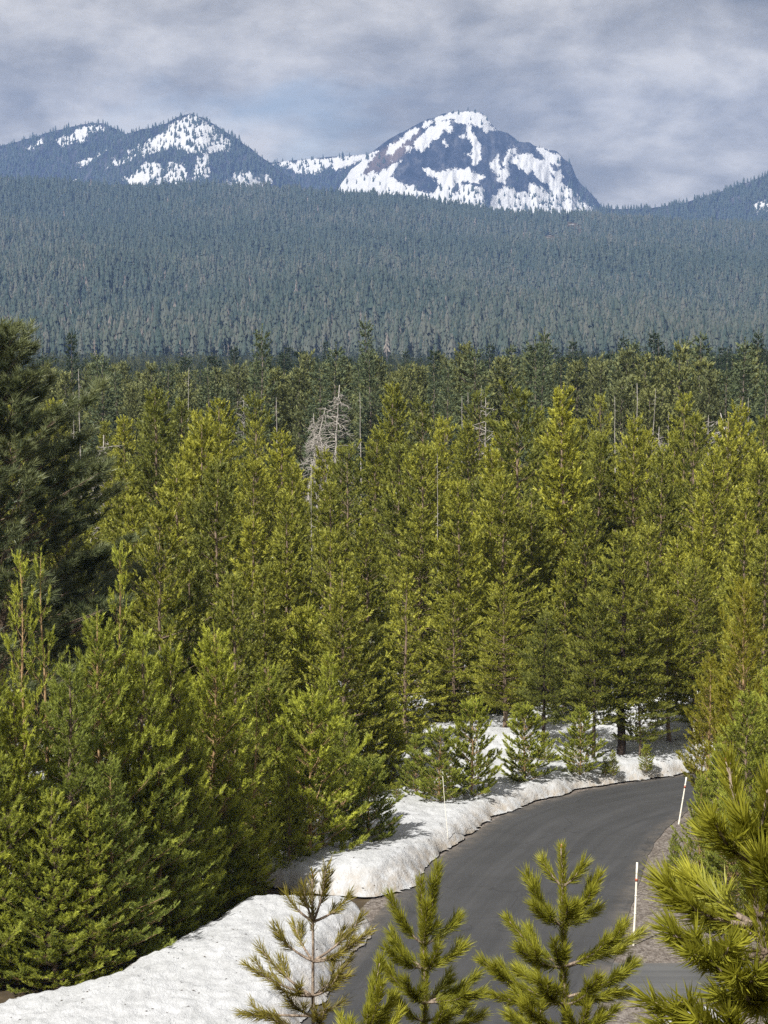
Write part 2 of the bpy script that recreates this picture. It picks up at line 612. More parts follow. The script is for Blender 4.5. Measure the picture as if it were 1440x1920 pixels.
# ------------------------------------------------------------------ terrain
RIDGE = np.array([(-900, 335), (0, 345), (100, 352), (250, 362), (430, 362), (560, 366), (640, 373), (760, 384), (840, 396), (900, 404),
                  (1000, 412), (1110, 416), (1200, 420), (1300, 428), (1440, 434), (2400, 450)], float)
RD = 3400.0
RX = (RIDGE[:, 0] - CX) / F * RD / cp
RZ = np.array([D(u, v, RD)[2] for u, v in RIDGE])


def gz(x, y):
    x, y = np.asarray(x, float), np.asarray(y, float)
    near = np.interp(y, [-60, 0, 3.2, 7, 14, 20, 30, 38, 44, 46], [15.2, 13.3, 12.5, 11.0, 8.3, 6.1, 2.6, 0.55, 0.05, 0])
    plain = (fbm(x / 40, y / 40, 5) - 0.5) * 1.6 * sstep(110, 200, y)
    zr = np.interp(x * RD / np.maximum(y, 500.0), RX, RZ)
    t = np.clip((y - 1150) / (RD - 1150), 0, 1)
    rise = zr * (0.82 * t ** 1.35 + 0.18 * t ** 3)
    und = (fbm(x / 260, y / 520, 11, 4) - 0.5) * 62 * sstep(1300, 2000, y) * (1 - sstep(2900, 3350, y))
    und += (fbm(x / 90, y / 150, 21, 3) - 0.5) * 14 * sstep(1500, 2100, y) * (1 - 0.5 * sstep(3000, 3350, y))
    back = 1 - 0.45 * sstep(3420, 4300, y)
    return near + plain + rise * back + und


ys = np.concatenate([np.linspace(-60, 52, 70), np.linspace(54, 150, 60), np.linspace(156, 1200, 60), np.linspace(1215, 4400, 150), np.linspace(4480, 6250, 20)])
ss = np.linspace(-1, 1, 121)
hw = 70 + 0.42 * np.maximum(ys, 0)
X = ss[None, :] * hw[:, None]
Y = np.repeat(ys[:, None], len(ss), 1)
Z = gz(X, Y) - 0.0
snowy = sstep(50, 70, Y) * (1 - 0.93 * sstep(300, 600, Y)) + 0.30 * sstep(3000, 3300, Y) * sstep(-50, 200, X)
idx = np.arange(X.size).reshape(X.shape)
Q = np.stack([idx[:-1, :-1], idx[:-1, 1:], idx[1:, 1:], idx[1:, :-1]], -1).reshape(-1, 4)
add('ground', make_mesh('ground', np.stack([X, Y, Z], -1).reshape(-1, 3), Q, M['floor'], {'snowy': snowy.ravel()}, True),
    kind='structure', label='brown forest floor and far forested slope')

# ------------------------------------------------------------------ road
def resample(P, n):
    P = np.asarray(P, float)
    d = np.concatenate([[0], np.cumsum(np.linalg.norm(np.diff(P, axis=0), axis=1))])
    s = np.linspace(0, d[-1], n)
    Q_ = np.stack([np.interp(s, d, P[:, k]) for k in range(P.shape[1])], 1)
    for _ in range(2):
        Q_[1:-1] = (Q_[:-2] + 2 * Q_[1:-1] + Q_[2:]) / 4
    return Q_


LEFT_PX = [(470, 1985), (540, 1920), (598, 1850), (648, 1790), (684, 1745), (712, 1712), (752, 1672), (812, 1615), (862, 1585), (922, 1538),
           (1000, 1508), (1100, 1482), (1200, 1466), (1300, 1452), (1420, 1442), (1640, 1434)]
RIGHT_PX = [(1085, 1985), (1110, 1920), (1128, 1870), (1148, 1808), (1168, 1760), (1182, 1712), (1200, 1660), (1216, 1605), (1244, 1560),
            (1290, 1520), (1350, 1495), (1430, 1478), (1520, 1466), (1680, 1456)]
Lw = resample([G(u, v) for u, v in LEFT_PX], 90)
Rw = resample([G(u, v) for u, v in RIGHT_PX], 90)
ext = np.array([[60.0, 8.0, 0]])


def strip(name, A, B, z, mat, na=10, **props):
    n = len(A)
    t = np.linspace(0, 1, na)
    P = A[:, None, :] * (1 - t)[None, :, None] + B[:, None, :] * t[None, :, None]
    P = P.copy()
    wob = (fbm(P[..., 0] * 1.2, P[..., 1] * 1.2, 3, 4) - 0.5) * 0.22
    dirv = unit((B - A))[:, None, :]
    P[:, [0, -1]] += (dirv * wob[..., None])[:, [0, -1]]
    P[..., 2] = z
    mid = (A + B) / 2
    al = np.concatenate([[0], np.cumsum(np.linalg.norm(np.diff(mid, axis=0), axis=1))])
    wd = np.linalg.norm(B - A, axis=1)
    uv = np.stack([wd[:, None] * t[None], np.repeat(al[:, None], na, 1), np.repeat(t[None], n, 0)], -1)
    i = np.arange(n * na).reshape(n, na)
    Qs = np.stack([i[:-1, :-1], i[:-1, 1:], i[1:, 1:], i[1:, :-1]], -1).reshape(-1, 4)
    return add(name, make_mesh(name, P.reshape(-1, 3), Qs, mat, uv=uv.reshape(-1, 3)), kind='structure', **props)


Lw2 = np.vstack([Lw, Lw[-1:] + ext])
Rw2 = np.vstack([Rw, Rw[-1:] + ext])
nrm = unit(np.cross(np.gradient(Lw2, axis=0), [0, 0, 1]))
strip('gravel_shoulder', Lw2 - nrm * 0.55, Lw2 + nrm * 1.0, 0.012, M['gravel'], 4, label='dirty gravel margin between the snow bank and the road')
nr2 = unit(np.cross(np.gradient(Rw2, axis=0), [0, 0, 1]))
strip('gravel_shoulder', Rw2 - nr2 * 1.0, Rw2 + nr2 * 3.4, 0.014, M['gravel'], 8, label='grey gravel shoulder on the inside of the bend')
strip('road', Lw2, Rw2, 0.030, M['asphalt'], 14, label='dark asphalt road curving right between the trees')
# crossing lane: opens left between the snow banks and right below the gravel
cA = resample([np.array([-40, 62.5, 0]), np.array([-12, 58.6, 0]), G(650, 1748), G(900, 1800), G(1180, 1808), G(1330, 1806), np.array([30, 52.0, 0])], 60)
cB = resample([np.array([-40, 57.0, 0]), np.array([-12, 54.4, 0]), G(690, 1742) - np.array([1.0, 1.6, 0]), G(760, 1900), G(1120, 1882), G(1330, 1872), np.array([30, 48.6, 0])], 60)
cA[:22, 1] += 1.2
strip('crossing_lane', cA, cB, 0.022, M['asphalt_old'], 10, label='paler old asphalt lane crossing the road')
gp = np.array([G(1090, 1876), G(1340, 1870), G(1560, 1862)]); gq = np.array([G(1050, 2040), G(1340, 2040), G(1600, 2040)])
strip('gravel_verge', resample(gp, 30), resample(gq, 30), 0.017, M['gravel'], 10, label='gravel verge below the crossing lane')

# ------------------------------------------------------------------ snow
SNOWV = []


def snow_sheet(name, poly, x0, x1, y0, y1, step, Hfun, seed, **props):
    nx, ny = int((x1 - x0) / step) + 1, int((y1 - y0) / step) + 1
    gx, gy = np.meshgrid(np.linspace(x0, x1, nx), np.linspace(y0, y1, ny))
    d = poly_sdf(gx, gy, [(p[0], p[1]) for p in poly])
    d = d + (fbm(gx * 0.9, gy * 0.9, seed, 4) - 0.5) * 0.55 + (fbm(gx * 3.5, gy * 3.5, seed + 5, 3) - 0.5) * 0.16
    H = Hfun(gx, gy, d)
    e = np.clip(d / 0.95, 0, 1)
    prof = (1 - (1 - e) ** 2.2)
    h = H * prof
    rid = 1 - np.abs(fbm(gx * 2.6 + 0.8 * gy, gy * 1.7, seed + 9, 3) * 2 - 1)
    h += ((rid - 0.6) * 0.09 + (fbm(gx * 6.5, gy * 4.0, seed + 3, 3) - 0.5) * 0.11) * np.clip(d / 0.35, 0, 1)
    h += (fbm(gx * 0.35, gy * 0.35, seed + 13, 3) - 0.5) * 0.30 * np.clip(d / 2, 0, 1)
    # overhung cut edge: drops steeply below road level outside the mask
    h = np.where(d > 0, 0.07 + np.maximum(h, 0), 0.07)
    # grid points just outside the outline are pulled back onto it, so the cut edge runs clean
    gyd, gxd = np.gradient(d, step)
    gl = np.sqrt(gxd ** 2 + gyd ** 2) + 1e-6
    pull = np.where((d < 0) & (d > -step * 1.5), -d, 0) * 0.9
    gx, gy = gx + gxd / gl * pull, gy + gyd / gl * pull
    Vv = np.stack([gx, gy, h], -1).reshape(-1, 3)
    i = np.arange(nx * ny).reshape(ny, nx)
    Qs = np.stack([i[:-1, :-1], i[:-1, 1:], i[1:, 1:], i[1:, :-1]], -1).reshape(-1, 4)
    dd = d.ravel()
    keep = (dd[Qs].max(1) > 0)
    Qs = Qs[keep]
    used = np.unique(Qs)
    rm = np.full(len(Vv), -1)
    rm[used] = np.arange(len(used))
    edge = np.clip(1 - d / 0.7, 0, 1).ravel()[used]
    SNOWV.append(Vv[used])
    return add(name, make_mesh(name, Vv[used], rm[Qs], M['snow'], {'edge': edge}, True), kind='structure', **props)


upper_px = [(520, 1668), (600, 1682), (652, 1684), (700, 1686), (742, 1676), (772, 1664), (800, 1632), (822, 1606), (850, 1592), (880, 1572), (926, 1535),
            (1000, 1506), (1100, 1480), (1200, 1464), (1300, 1450), (1420, 1440), (1640, 1432)]
U = [G(u, v) for u, v in upper_px]
upper_poly = [np.array([-26, 61.5, 0])] + U + [np.array([70, 84, 0]), np.array([70, 128, 0]), np.array([-34, 128, 0])]


def H_up(x, y, d):
    H = 0.42 + 0.30 * np.exp(-((x + 0.5) ** 2 / 6 + (y - 60) ** 2 / 5)) + 0.15 * sstep(70, 80, y)
    for (u, v, hh, rx, ry) in ((1285, 1392, 0.85, 2.2, 1.2), (1215, 1385, 0.45, 1.6, 1.0), (1150, 1378, 0.35, 1.2, 1.0), (930, 1420, 0.35, 2.0, 1.5), (1320, 1375, 0.8, 1.5, 2.0)):
        p = G(u, v)
        H = H + hh * np.exp(-((x - p[0]) ** 2 / rx ** 2 + (y - p[1]) ** 2 / ry ** 2))
    return H


snow_sheet('snow_bank', upper_poly, -16, 20, 56.5, 92, 0.11, H_up, 31, label='rough old snow bank along the far side of the road')
far_poly = [(-34, 91.7), (34, 91.7), (34, 128), (-34, 128)]
snow_sheet('snow_cover', [np.array(p) for p in far_poly], -34, 34, 91.5, 128, 0.5, lambda x, y, d: 0.45 + 0 * x, 51, label='snow lying under the tall trees')
low_px = [(694, 1742), (700, 1752), (668, 1785), (640, 1822), (612, 1862), (572, 1915), (520, 1985), (430, 2100)]
low_poly = [G(u, v) for u, v in low_px] + [np.array([-4.8, 42, 0]), np.array([-24, 42, 0]), G(-700, 1910), G(-200, 1903), G(0, 1896), G(110, 1882), G(200, 1862), G(290, 1815), G(380, 1765), G(450, 1722), G(600, 1728), G(660, 1722)]


def H_low(x, y, d):
    a = G(640, 1760)
    b = G(330, 1850)
    return 0.50 + 0.30 * np.exp(-((x - a[0] + 1.0) ** 2 / 6 + (y - a[1] - 0.5) ** 2 / 3)) + 0.35 * np.exp(-((x - b[0] - 1.5) ** 2 / 8 + (y - b[1]) ** 2 / 8)) - 0.15 * sstep(-6, -9, x)


snow_sheet('snow_bank', low_poly, -15, 0.8, 42.5, 60.5, 0.085, H_low, 71, label='high rounded snow bank at the lower left beside the road')
sc = G(1296, 1912)
snow_sheet('snow_patch', [sc + np.array(q + (0,)) for q in ((-0.75, -0.9), (0.8, -0.9), (0.75, 0.25), (0.15, 0.55), (-0.4, 0.2))], sc[0] - 1.6, sc[0] + 1.6, sc[1] - 1.6, sc[1] + 1.2, 0.07,
           lambda x, y, d: 0.25 + 0 * x, 91, label='small leftover snow patch at the bottom right verge')


lr = np.random.RandomState(12)
sv = np.vstack([SNOWV[0], SNOWV[2]])
pk_ = sv[lr.randint(0, len(sv), 1500)] + np.array([0, 0, 0.012]) + lr.normal(0, 0.03, (1500, 3)) * np.array([1, 1, 0])
la = lr.uniform(0, 6.28, 1500)
ll_ = lr.uniform(0.015, 0.06, 1500)[:, None]
ld = np.stack([np.cos(la), np.sin(la), np.zeros(1500)], 1) * ll_
lp = np.stack([-np.sin(la), np.cos(la), np.zeros(1500)], 1) * 0.012
Vl = np.stack([pk_ - ld, pk_ + lp + [0, 0, 0.012], pk_ + ld, pk_ - lp], 1).reshape(-1, 3)
iq = np.arange(len(Vl)).reshape(-1, 4)
add('needle_litter', make_mesh('needle_litter', Vl, iq, M['bark_dark']), kind='stuff', label='scattered dark twigs and bark bits on the snow banks')

# ------------------------------------------------------------------ conifer generator
def conifer(name, seed, H=12.0, R=1.8, base=0.6, gap=0.42, nb=(4, 6), tl=0.24, tr=0.13, K=10, wid=0.035, dens=9.0, elow=0.05, etop=0.75, up=0.22,
            power=0.85, droop=0.0, irr=0.3, leader=0.5, crown_mat='pine', wood_mat='bark', sides=6, twig=False, tintb=0.45, lat=0.42, bare=0.28, r0=None, lean=0.0, bald=0.0):
    rng = np.random.RandomState(seed)
    w = MB()
    r0 = r0 or 0.011 * H + 0.02
    nz = 12
    zt = np.linspace(0, H, nz)
    wx = np.cumsum(rng.normal(0, 0.012 * H / nz * 3, nz)) + lean * zt
    wy = np.cumsum(rng.normal(0, 0.012 * H / nz * 3, nz))
    wx[0] = wy[0] = 0
    tp = np.stack([wx, wy, zt], 1)
    w.tube(tp, r0 * (1 - zt / H * 0.93), sides)
    P, A, L_, R_, T_ = [], [], [], [], []
    z = base
    tree_t = rng.normal(0, 0.04)
    while z < H - leader * 0.5:
        t = (z - base) / (H - base)
        prof = (1 - t) ** power * min(1.0, 0.62 + 1.6 * t)
        n = rng.randint(nb[0], nb[1] + 1)
        a0 = rng.uniform(0, 6.28)
        side_gain = 1 + 0.25 * math.sin(a0 * 3 + z)
        for k in range(n):
            if rng.rand() < bald * (1 - t):
                continue
            az = a0 + k * 6.283 / n + rng.normal(0, 0.25)
            L = R * prof * (1 + rng.uniform(-irr, irr)) * (side_gain if k % 2 else 1) + 0.10
            el = elow + (etop - elow) * t ** 1.3 + rng.normal(0, 0.12)
            zz_ = z + rng.uniform(-0.5, 0.5) * gap * 0.55
            c0 = np.array([np.interp(zz_, zt, wx), np.interp(zz_, zt, wy), zz_])
            dh = np.array([math.cos(az), math.sin(az), 0])
            s = np.linspace(0, 1, 5)
            bp = c0 + dh * (L * s * math.cos(el))[:, None] + np.array([0, 0, 1.0]) * (L * s * math.sin(el) + L * up * s ** 2 - L * droop * np.sin(s * 3.14) * 0.5)[:, None]
            w.tube(bp[[0, 2, 4]], np.array([1, 0.6, 0.2]) * (0.006 + 0.010 * L) * (1.0 if H > 4 else 0.6), 3, cap=False)
            m = max(2, int(L * dens * rng.uniform(0.8, 1.2)))
            si = np.sort(rng.uniform(bare, 1.0, m))
            pos = np.stack([np.interp(si, s, bp[:, q]) for q in range(3)], 1)
            tang = unit(np.stack([np.interp(si, s, np.gradient(bp[:, q])) for q in range(3)], 1))
            sd = np.cross(tang, [0, 0, 1.0])
            sd = unit(sd) * rng.choice([-1, 1], m)[:, None]
            ll = (lat * L * (1.05 - si) + 0.08) * rng.uniform(0.15, 1.0, m)
            tw = unit(tang * 0.75 + sd * 0.75 + np.array([0, 0, 1.0]) * (rng.uniform(0.0, 0.35, m) - droop)[:, None])
            pe = pos + tw * ll[:, None]
            if twig:
                for q in range(m):
                    if ll[q] > 0.12:
                        w.tube(np.stack([pos[q], pe[q]]), [0.006, 0.003], 3, cap=False)
            ax = unit(tw + np.array([0, 0, 1.0]) * (rng.uniform(0.1, 0.9, m) * (1 - droop * 1.6))[:, None] + rng.normal(0, 0.15, (m, 3)))
            P += [pe, bp[-1:]]
            A += [ax, unit(tang[-1:] + np.array([[0, 0, 0.35 * (1 - droop * 2)]]))]
            sz = rng.uniform(0.75, 1.2, m)
            L_ += [tl * sz, np.array([tl * 1.3])]
            R_ += [tr * sz ** 0.5, np.array([tr])]
            bt = tintb + rng.normal(0, 0.06)
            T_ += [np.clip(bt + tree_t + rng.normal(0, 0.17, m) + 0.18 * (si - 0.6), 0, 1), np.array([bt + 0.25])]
        z += gap * rng.uniform(0.8, 1.2) * (0.75 + 0.5 * t if leader > 0.3 else 1.0)
    nl = max(3, int(leader / tl * 2.2))
    lz = np.linspace(H - leader, H, nl)
    P.append(np.stack([np.interp(lz, zt, wx), np.interp(lz, zt, wy), lz - tl * 0.3], 1))
    A.append(np.tile([[0, 0, 1.0]], (nl, 1)) + rng.normal(0, 0.06, (nl, 3)))
    L_.append(np.full(nl, tl)); R_.append(np.full(nl, tr * 0.55)); T_.append(np.full(nl, 0.7))
    V, Fc, tt = needle_mesh(np.vstack(P), np.vstack(A), np.concatenate(L_), np.concatenate(R_), np.concatenate(T_), K, wid, rng)
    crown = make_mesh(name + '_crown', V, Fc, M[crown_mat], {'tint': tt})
    trunk = w.mesh(name + '_trunk', M[wood_mat])
    return dict(trunk=trunk, crown=crown, H=H, R=R)


ALL = []   # every labelled tree, for labelling at the end


def plant(kind, proto, u, v, y, H=None, base_z=None, group=None, width=1.0, cat='tree', label=None, rot=None, rng=random, sink=0.15, tag=None):
    """a tree whose top stands at world height of pixel (u,v) at distance y; its base on the ground there"""
    top = D(u, v, y)
    gzv = float(gz(top[0], y)) if base_z is None else base_z
    h = top[2] - gzv if H is None else H
    return plant_at(kind, proto, top[0], y, h, gzv, group, width, cat, label, rot, sink, tag)


def plant_at(kind, proto, x, y, h, z0=None, group=None, width=1.0, cat='tree', label=None, rot=None, sink=0.15, tag=None):
    z0 = float(gz(x, y)) if z0 is None else z0
    root = bpy.data.objects.new(kind, None)
    COL.objects.link(root)
    root.location = (x, y, z0 - sink)
    s = (h + sink) / proto['H']
    wsc = s ** 0.6 * width
    root.scale = (wsc, wsc, s)
    root.rotation_euler = (0, 0, random.uniform(0, 6.28) if rot is None else rot)
    root['category'] = cat
    if group:
        root['group'] = group
    for part, mes in proto.items():
        for me in (mes if isinstance(mes, list) else [mes]):
            if isinstance(me, bpy.types.Mesh):
                o = bpy.data.objects.new(part, me)
                COL.objects.link(o)
                o.parent = root
                if part == 'branches':
                    o['kind'] = 'stuff'
    ALL.append(dict(o=root, kind=kind, x=x, y=y, top=z0 + h, h=h, label=label, tag=tag, w=proto['R'] * wsc))
    return root


random.seed(5)
# detailed young/mid lodgepole pines (near left and around the clearing)
near_protos = [conifer('pine_n%d' % i, 100 + i, H=9.0, R=rr, base=0.35, gap=0.40, nb=(6, 8), tl=0.26, tr=0.125, K=30, wid=0.030, dens=12.5, elow=0.10, etop=0.95, up=0.30,
                       power=0.82, irr=0.32, leader=0.75, twig=True, crown_mat='pine_near', wood_mat='bark_tan' if i % 2 else 'bark', tintb=0.52, bare=0.25)
               for i, rr in enumerate((1.7, 1.95, 1.5, 1.8))]
leader_protos = [conifer('pine_l%d' % i, 170 + i, H=9.0, R=rr, base=0.35, gap=0.62, nb=(4, 6), tl=0.25, tr=0.10, K=28, wid=0.024, dens=9.0, elow=0.15, etop=1.05, up=0.30,
                         power=1.15, irr=0.25, leader=0.8, twig=True, crown_mat='pine_near', wood_mat='bark_tan', tintb=0.50, bare=0.35, r0=0.09) for i, rr in enumerate((1.7, 1.5))]
airy_protos = [conifer('pine_a%d' % i, 150 + i, H=4.2, R=1.10, base=0.2, gap=0.40, nb=(5, 7), tl=0.20, tr=0.09, K=34, wid=0.026, dens=23.0, elow=0.25, etop=1.0, up=0.30,
                       power=0.80, irr=0.32, leader=0.45, twig=True, crown_mat='pine_near', wood_mat='bark_tan', tintb=0.58, bare=0.25, r0=0.045) for i in range(3)]
mid_protos = [conifer('pine_m%d' % i, 200 + i, H=12.5, R=rr, base=bs, gap=gp_, nb=(5, 8), tl=0.32, tr=0.16, K=13, wid=0.070, dens=dn, elow=el, etop=0.85, up=0.25,
                      power=pw, irr=ir, leader=0.35, tintb=tb, bare=0.20, bald=bd, lean=ln)
              for i, (rr, pw, tb, ln, bs, gp_, dn, el, ir, bd) in enumerate((
                  (2.0, 0.80, 0.50, 0, 1.2, 0.42, 11.5, -0.05, 0.35, 0.05), (2.4, 0.75, 0.42, 0.01, 1.0, 0.45, 11, -0.1, 0.45, 0.05), (1.5, 0.95, 0.56, 0, 0.8, 0.38, 12, 0.1, 0.3, 0.0),
                  (2.2, 0.55, 0.44, -0.01, 2.0, 0.50, 10, -0.1, 0.5, 0.15), (1.8, 0.7, 0.36, 0, 1.5, 0.42, 12, 0, 0.35, 0.05), (2.7, 0.9, 0.52, 0.0, 1.0, 0.44, 11, -0.1, 0.35, 0.0),
                  (1.9, 0.45, 0.38, 0.015, 3.5, 0.55, 9, -0.1, 0.55, 0.25), (2.1, 1.05, 0.58, 0, 0.8, 0.40, 12, 0.05, 0.25, 0.0), (1.4, 0.6, 0.46, 0, 2.5, 0.52, 9, -0.15, 0.5, 0.2)))]
back_protos = [conifer('pine_b%d' % i, 300 + i, H=14.0, R=rr, base=2.5, gap=0.62, nb=(5, 7), tl=0.5, tr=0.30, K=8, wid=0.17, dens=5.5, elow=-0.05, etop=0.8, up=0.2,
                       power=0.6, irr=0.4, leader=0.4, crown_mat='pine_far', wood_mat='bark_far', sides=4, tintb=0.42, bare=0.2) for i, rr in enumerate((2.1, 2.5, 1.8))]
fir_protos = [conifer('fir_b%d' % i, 350 + i, H=15.0, R=rr, base=1.0, gap=0.55, nb=(5, 7), tl=0.5, tr=0.24, K=8, wid=0.15, dens=5.5, elow=-0.30, etop=0.5, up=0.10,
                      power=0.95, droop=0.25, irr=0.28, leader=0.7, crown_mat='fir', wood_mat='bark_far', sides=4, tintb=0.40, bare=0.15) for i, rr in enumerate((1.9, 1.6, 2.2))]
sky_firs = [conifer('fir_s%d' % i, 370 + i, H=15.0, R=rr, base=1.0, gap=0.50, nb=(5, 7), tl=0.45, tr=0.20, K=8, wid=0.14, dens=6.0, elow=-0.35, etop=0.3, up=0.05,
                    power=1.05, droop=0.3, irr=0.2, leader=0.9, crown_mat='fir_dark', wood_mat='bark_far', sides=4, tintb=0.35, bare=0.1) for i, rr in enumerate((1.5, 1.25, 1.7))]
gold_proto = conifer('pine_gold', 411, H=6.5, R=1.5, base=0.4, gap=0.36, nb=(5, 6), tl=0.24, tr=0.12, K=24, wid=0.026, dens=14, elow=0.15, etop=0.9, up=0.25,
                     power=0.75, irr=0.3, leader=0.4, crown_mat='gold', wood_mat='bark_tan', twig=True, tintb=0.42)
ponderosa_proto = conifer('ponderosa', 421, H=15.0, R=3.7, base=1.5, gap=0.52, nb=(6, 8), tl=0.34, tr=0.25, K=60, wid=0.019, dens=11.0, elow=0.05, etop=0.9, up=0.28,
                          power=0.62, irr=0.26, leader=0.3, crown_mat='ponderosa', wood_mat='bark', twig=True, tintb=0.45, bare=0.3, lat=0.50)

GP = 'lodgepole pines standing in the grove'
# --- ponderosa at the far left and young pines in front of it
plant('ponderosa_pine', ponderosa_proto, -8, 652, 63, group=None, label='big dark blue-green long-needled pine filling the left edge', rot=0.7, width=1.50)
near_list = [  # u, v_top, distance, proto, width, label
    (44, 1046, 50, 4, 0.9, 'pine with a stout upright leader, at far left before the dark pine'),
    (92, 1042, 50, 5, 0.85, 'pine with a bare tan leader stem and small candle top beside the far left pine'),
    (221, 1030, 50, 4, 0.85, 'tall young pine with long bare orange-tan stem in front of the dark pine'),
    (-40, 1190, 43.0, 0, 1.0, None),
    (30, 1290, 45.0, 2, 1.15, None),
    (128, 1235, 47.5, 0, 1.1, None),
    (175, 1150, 50.5, 1, 1.1, None),
    (268, 1185, 50.0, 2, 1.1, None),
    (318, 1200, 52.5, 0, 1.0, None),
    (400, 1175, 57.0, 1, 1.0, 'full round-topped pine right of the left-hand thicket'),
    (350, 1330, 53.5, 2, 1.0, None),
    (300, 1400, 50.5, 3, 1.05, None),
    (215, 1420, 49.5, 1, 1.1, None),
    (100, 1480, 47.8, 0, 1.2, None),
    (420, 1430, 55.5, 0, 0.95, None),
    (505, 1240, 62.0, 1, 0.95, 'pine with a pointed pale top above the snow at centre left'),
    (472, 1282, 58.5, 5, 0.9, 'slender pine with a visible straight tan stem left of the snow bank'),
    (584, 1296, 61.2, 6, 1.30, 'open-branched pine with bare lower twigs rooted at the snow bank edge'),
    (648, 1340, 64.0, 0, 0.8, 'bushy pine leaning over the snow just left of the road'),
    (540, 1400, 60.0, 2, 0.85, None),
    (690, 1420, 63.4, 7, 1.25, 'low broad pine whose branches reach out over the sunlit snow'),
    (440, 1520, 57.2, 2, 0.85, None),
    (478, 1530, 57.0, 0, 0.6, 'thin sparse pine with dry twigs at the snow bank edge'),
    (580, 1130, 72.0, 0, 1.0, None),
    (620, 1225, 68.0, 2, 1.0, None),
    (-30, 1560, 50, 2, 1.1, None), (60, 1500, 50, 1, 1.1, None), (160, 1500, 50, 3, 1.1, None), (240, 1560, 50, 0, 1.0, None), (330, 1540, 50, 2, 0.9, None), (390, 1560, 50, 1, 0.8, None),
]
for (u, v, d, k, wd, lb) in near_list:
    d = max(d, float(np.interp(u, [-50, 0, 200, 300, 440, 520, 590, 690], [48.3, 48.6, 50.0, 52.8, 57.2, 58, 58, 58])) + (0.5 if v > 1300 else 1.5 if v > 1150 else 3.0))
    plant('lodgepole_pine', (near_protos + leader_protos + airy_protos)[k], u, v, d, group='young pines along the left of the road', width=wd * (0.86 if lb is None else 1.0), label=lb, tag='near')
# --- small trees standing on the clearing snow
clear_list = [
    (737, 1300, 1478, 'N', 2, 0.85, 'narrow bushy pine standing against dark shade at the left end of the snow clearing'),
    (826, 1362, 1503, 'A', 0, 1.15, 'sparse yellowish little pine beside the thin white pole'),
    (884, 1312, 1492, 'A', 1, 1.15, 'dense pale pine in the middle of the snow clearing'),
    (984, 1322, 1464, 'A', 1, 1.25, 'open young pine on the snow, midway along the clearing'),
    (1087, 1334, 1450, 'A', 2, 1.10, 'small neat pine next to the curved dark trunk'),
    (780, 1385, 1490, 'A', 2, 0.95, 'short pine tucked left of the sparse yellowish pine'),
    (1020, 1372, 1432, 'A', 0, 0.8, 'thin dark stemmed pine between two open pines on the snow'),
    (1212, 1396, 1440, 'A', 1, 0.7, 'tiny seedling pine close to the far road edge'),
    (1150, 1410, 1447, 'A', 2, 0.55, 'tiny sparse seedling on the snow left of the larger seedling'),
    (744, 1466, 1500, 'A', 1, 0.6, 'tiny pine seedling near the left end of the snow clearing'),
    (1135, 1418, 1446, 'A', 0, 0.5, 'twiggy seedling beside the dark trunk in the clearing'),
]
for (u, v, vb, c, k, wd, lb) in clear_list:
    g_ = G(u, vb, 0.45)
    top = D(u, v, g_[1])
    pr = near_protos[k] if c == 'N' else airy_protos[k]
    plant_at('lodgepole_pine' if c == 'N' else 'pine_sapling', pr, g_[0], g_[1], top[2] - 0.45, 0.45, 'small pines on the snow clearing', wd, label=lb)
# --- tall trees right behind the clearing, trunks showing
trunk_protos = [conifer('pine_t%d' % i, 500 + i, H=11.0, R=rr, base=bs, gap=0.42, nb=(6, 8), tl=0.30, tr=0.14, K=16, wid=0.046, dens=12.5, elow=-0.10, etop=0.8, up=0.22,
                        power=0.65, irr=0.4, leader=0.35, wood_mat=wm, tintb=0.42, bare=0.2, r0=rt) for i, (rr, bs, wm, rt) in enumerate(((1.9, 2.7, 'bark_dark', 0.20), (2.1, 1.9, 'bark', 0.10), (1.9, 2.7, 'bark_dark', 0.14), (1.9, 2.5, 'bark', 0.15)))]
for (u, v, vb, k, wd, lb) in [
    (1163, 1000, 1424, 0, 1.0, 'pine with a thick dark trunk standing on the snow near the bend'),
    (1200, 1185, 1425, 1, 0.95, 'sunlit full pine with a slim trunk beside the thick dark trunk'),
    (1112, 1120, 1428, 2, 0.85, 'pine with a dark trunk curving at its foot in the clearing'),
    (1018, 1150, 1415, 2, 0.9, 'pine behind the open young pines, dark trunk on the snow'),
    (946, 1090, 1390, 3, 1.0, 'pine with a leaning grey trunk at the back of the clearing'),
    (1254, 1110, 1402, 3, 0.9, 'pine with a grey trunk right of the clearing'),
    (1300, 1060, 1400, 1, 1.0, 'pine by the far stake at the right end of the clearing'),
]:
    g_ = G(u, vb, 0.4)
    top = D(u, v, g_[1])
    plant_at('lodgepole_pine', trunk_protos[k], g_[0], g_[1], top[2] - 0.4, 0.4, 'tall pines at the back of the clearing', wd, label=lb)
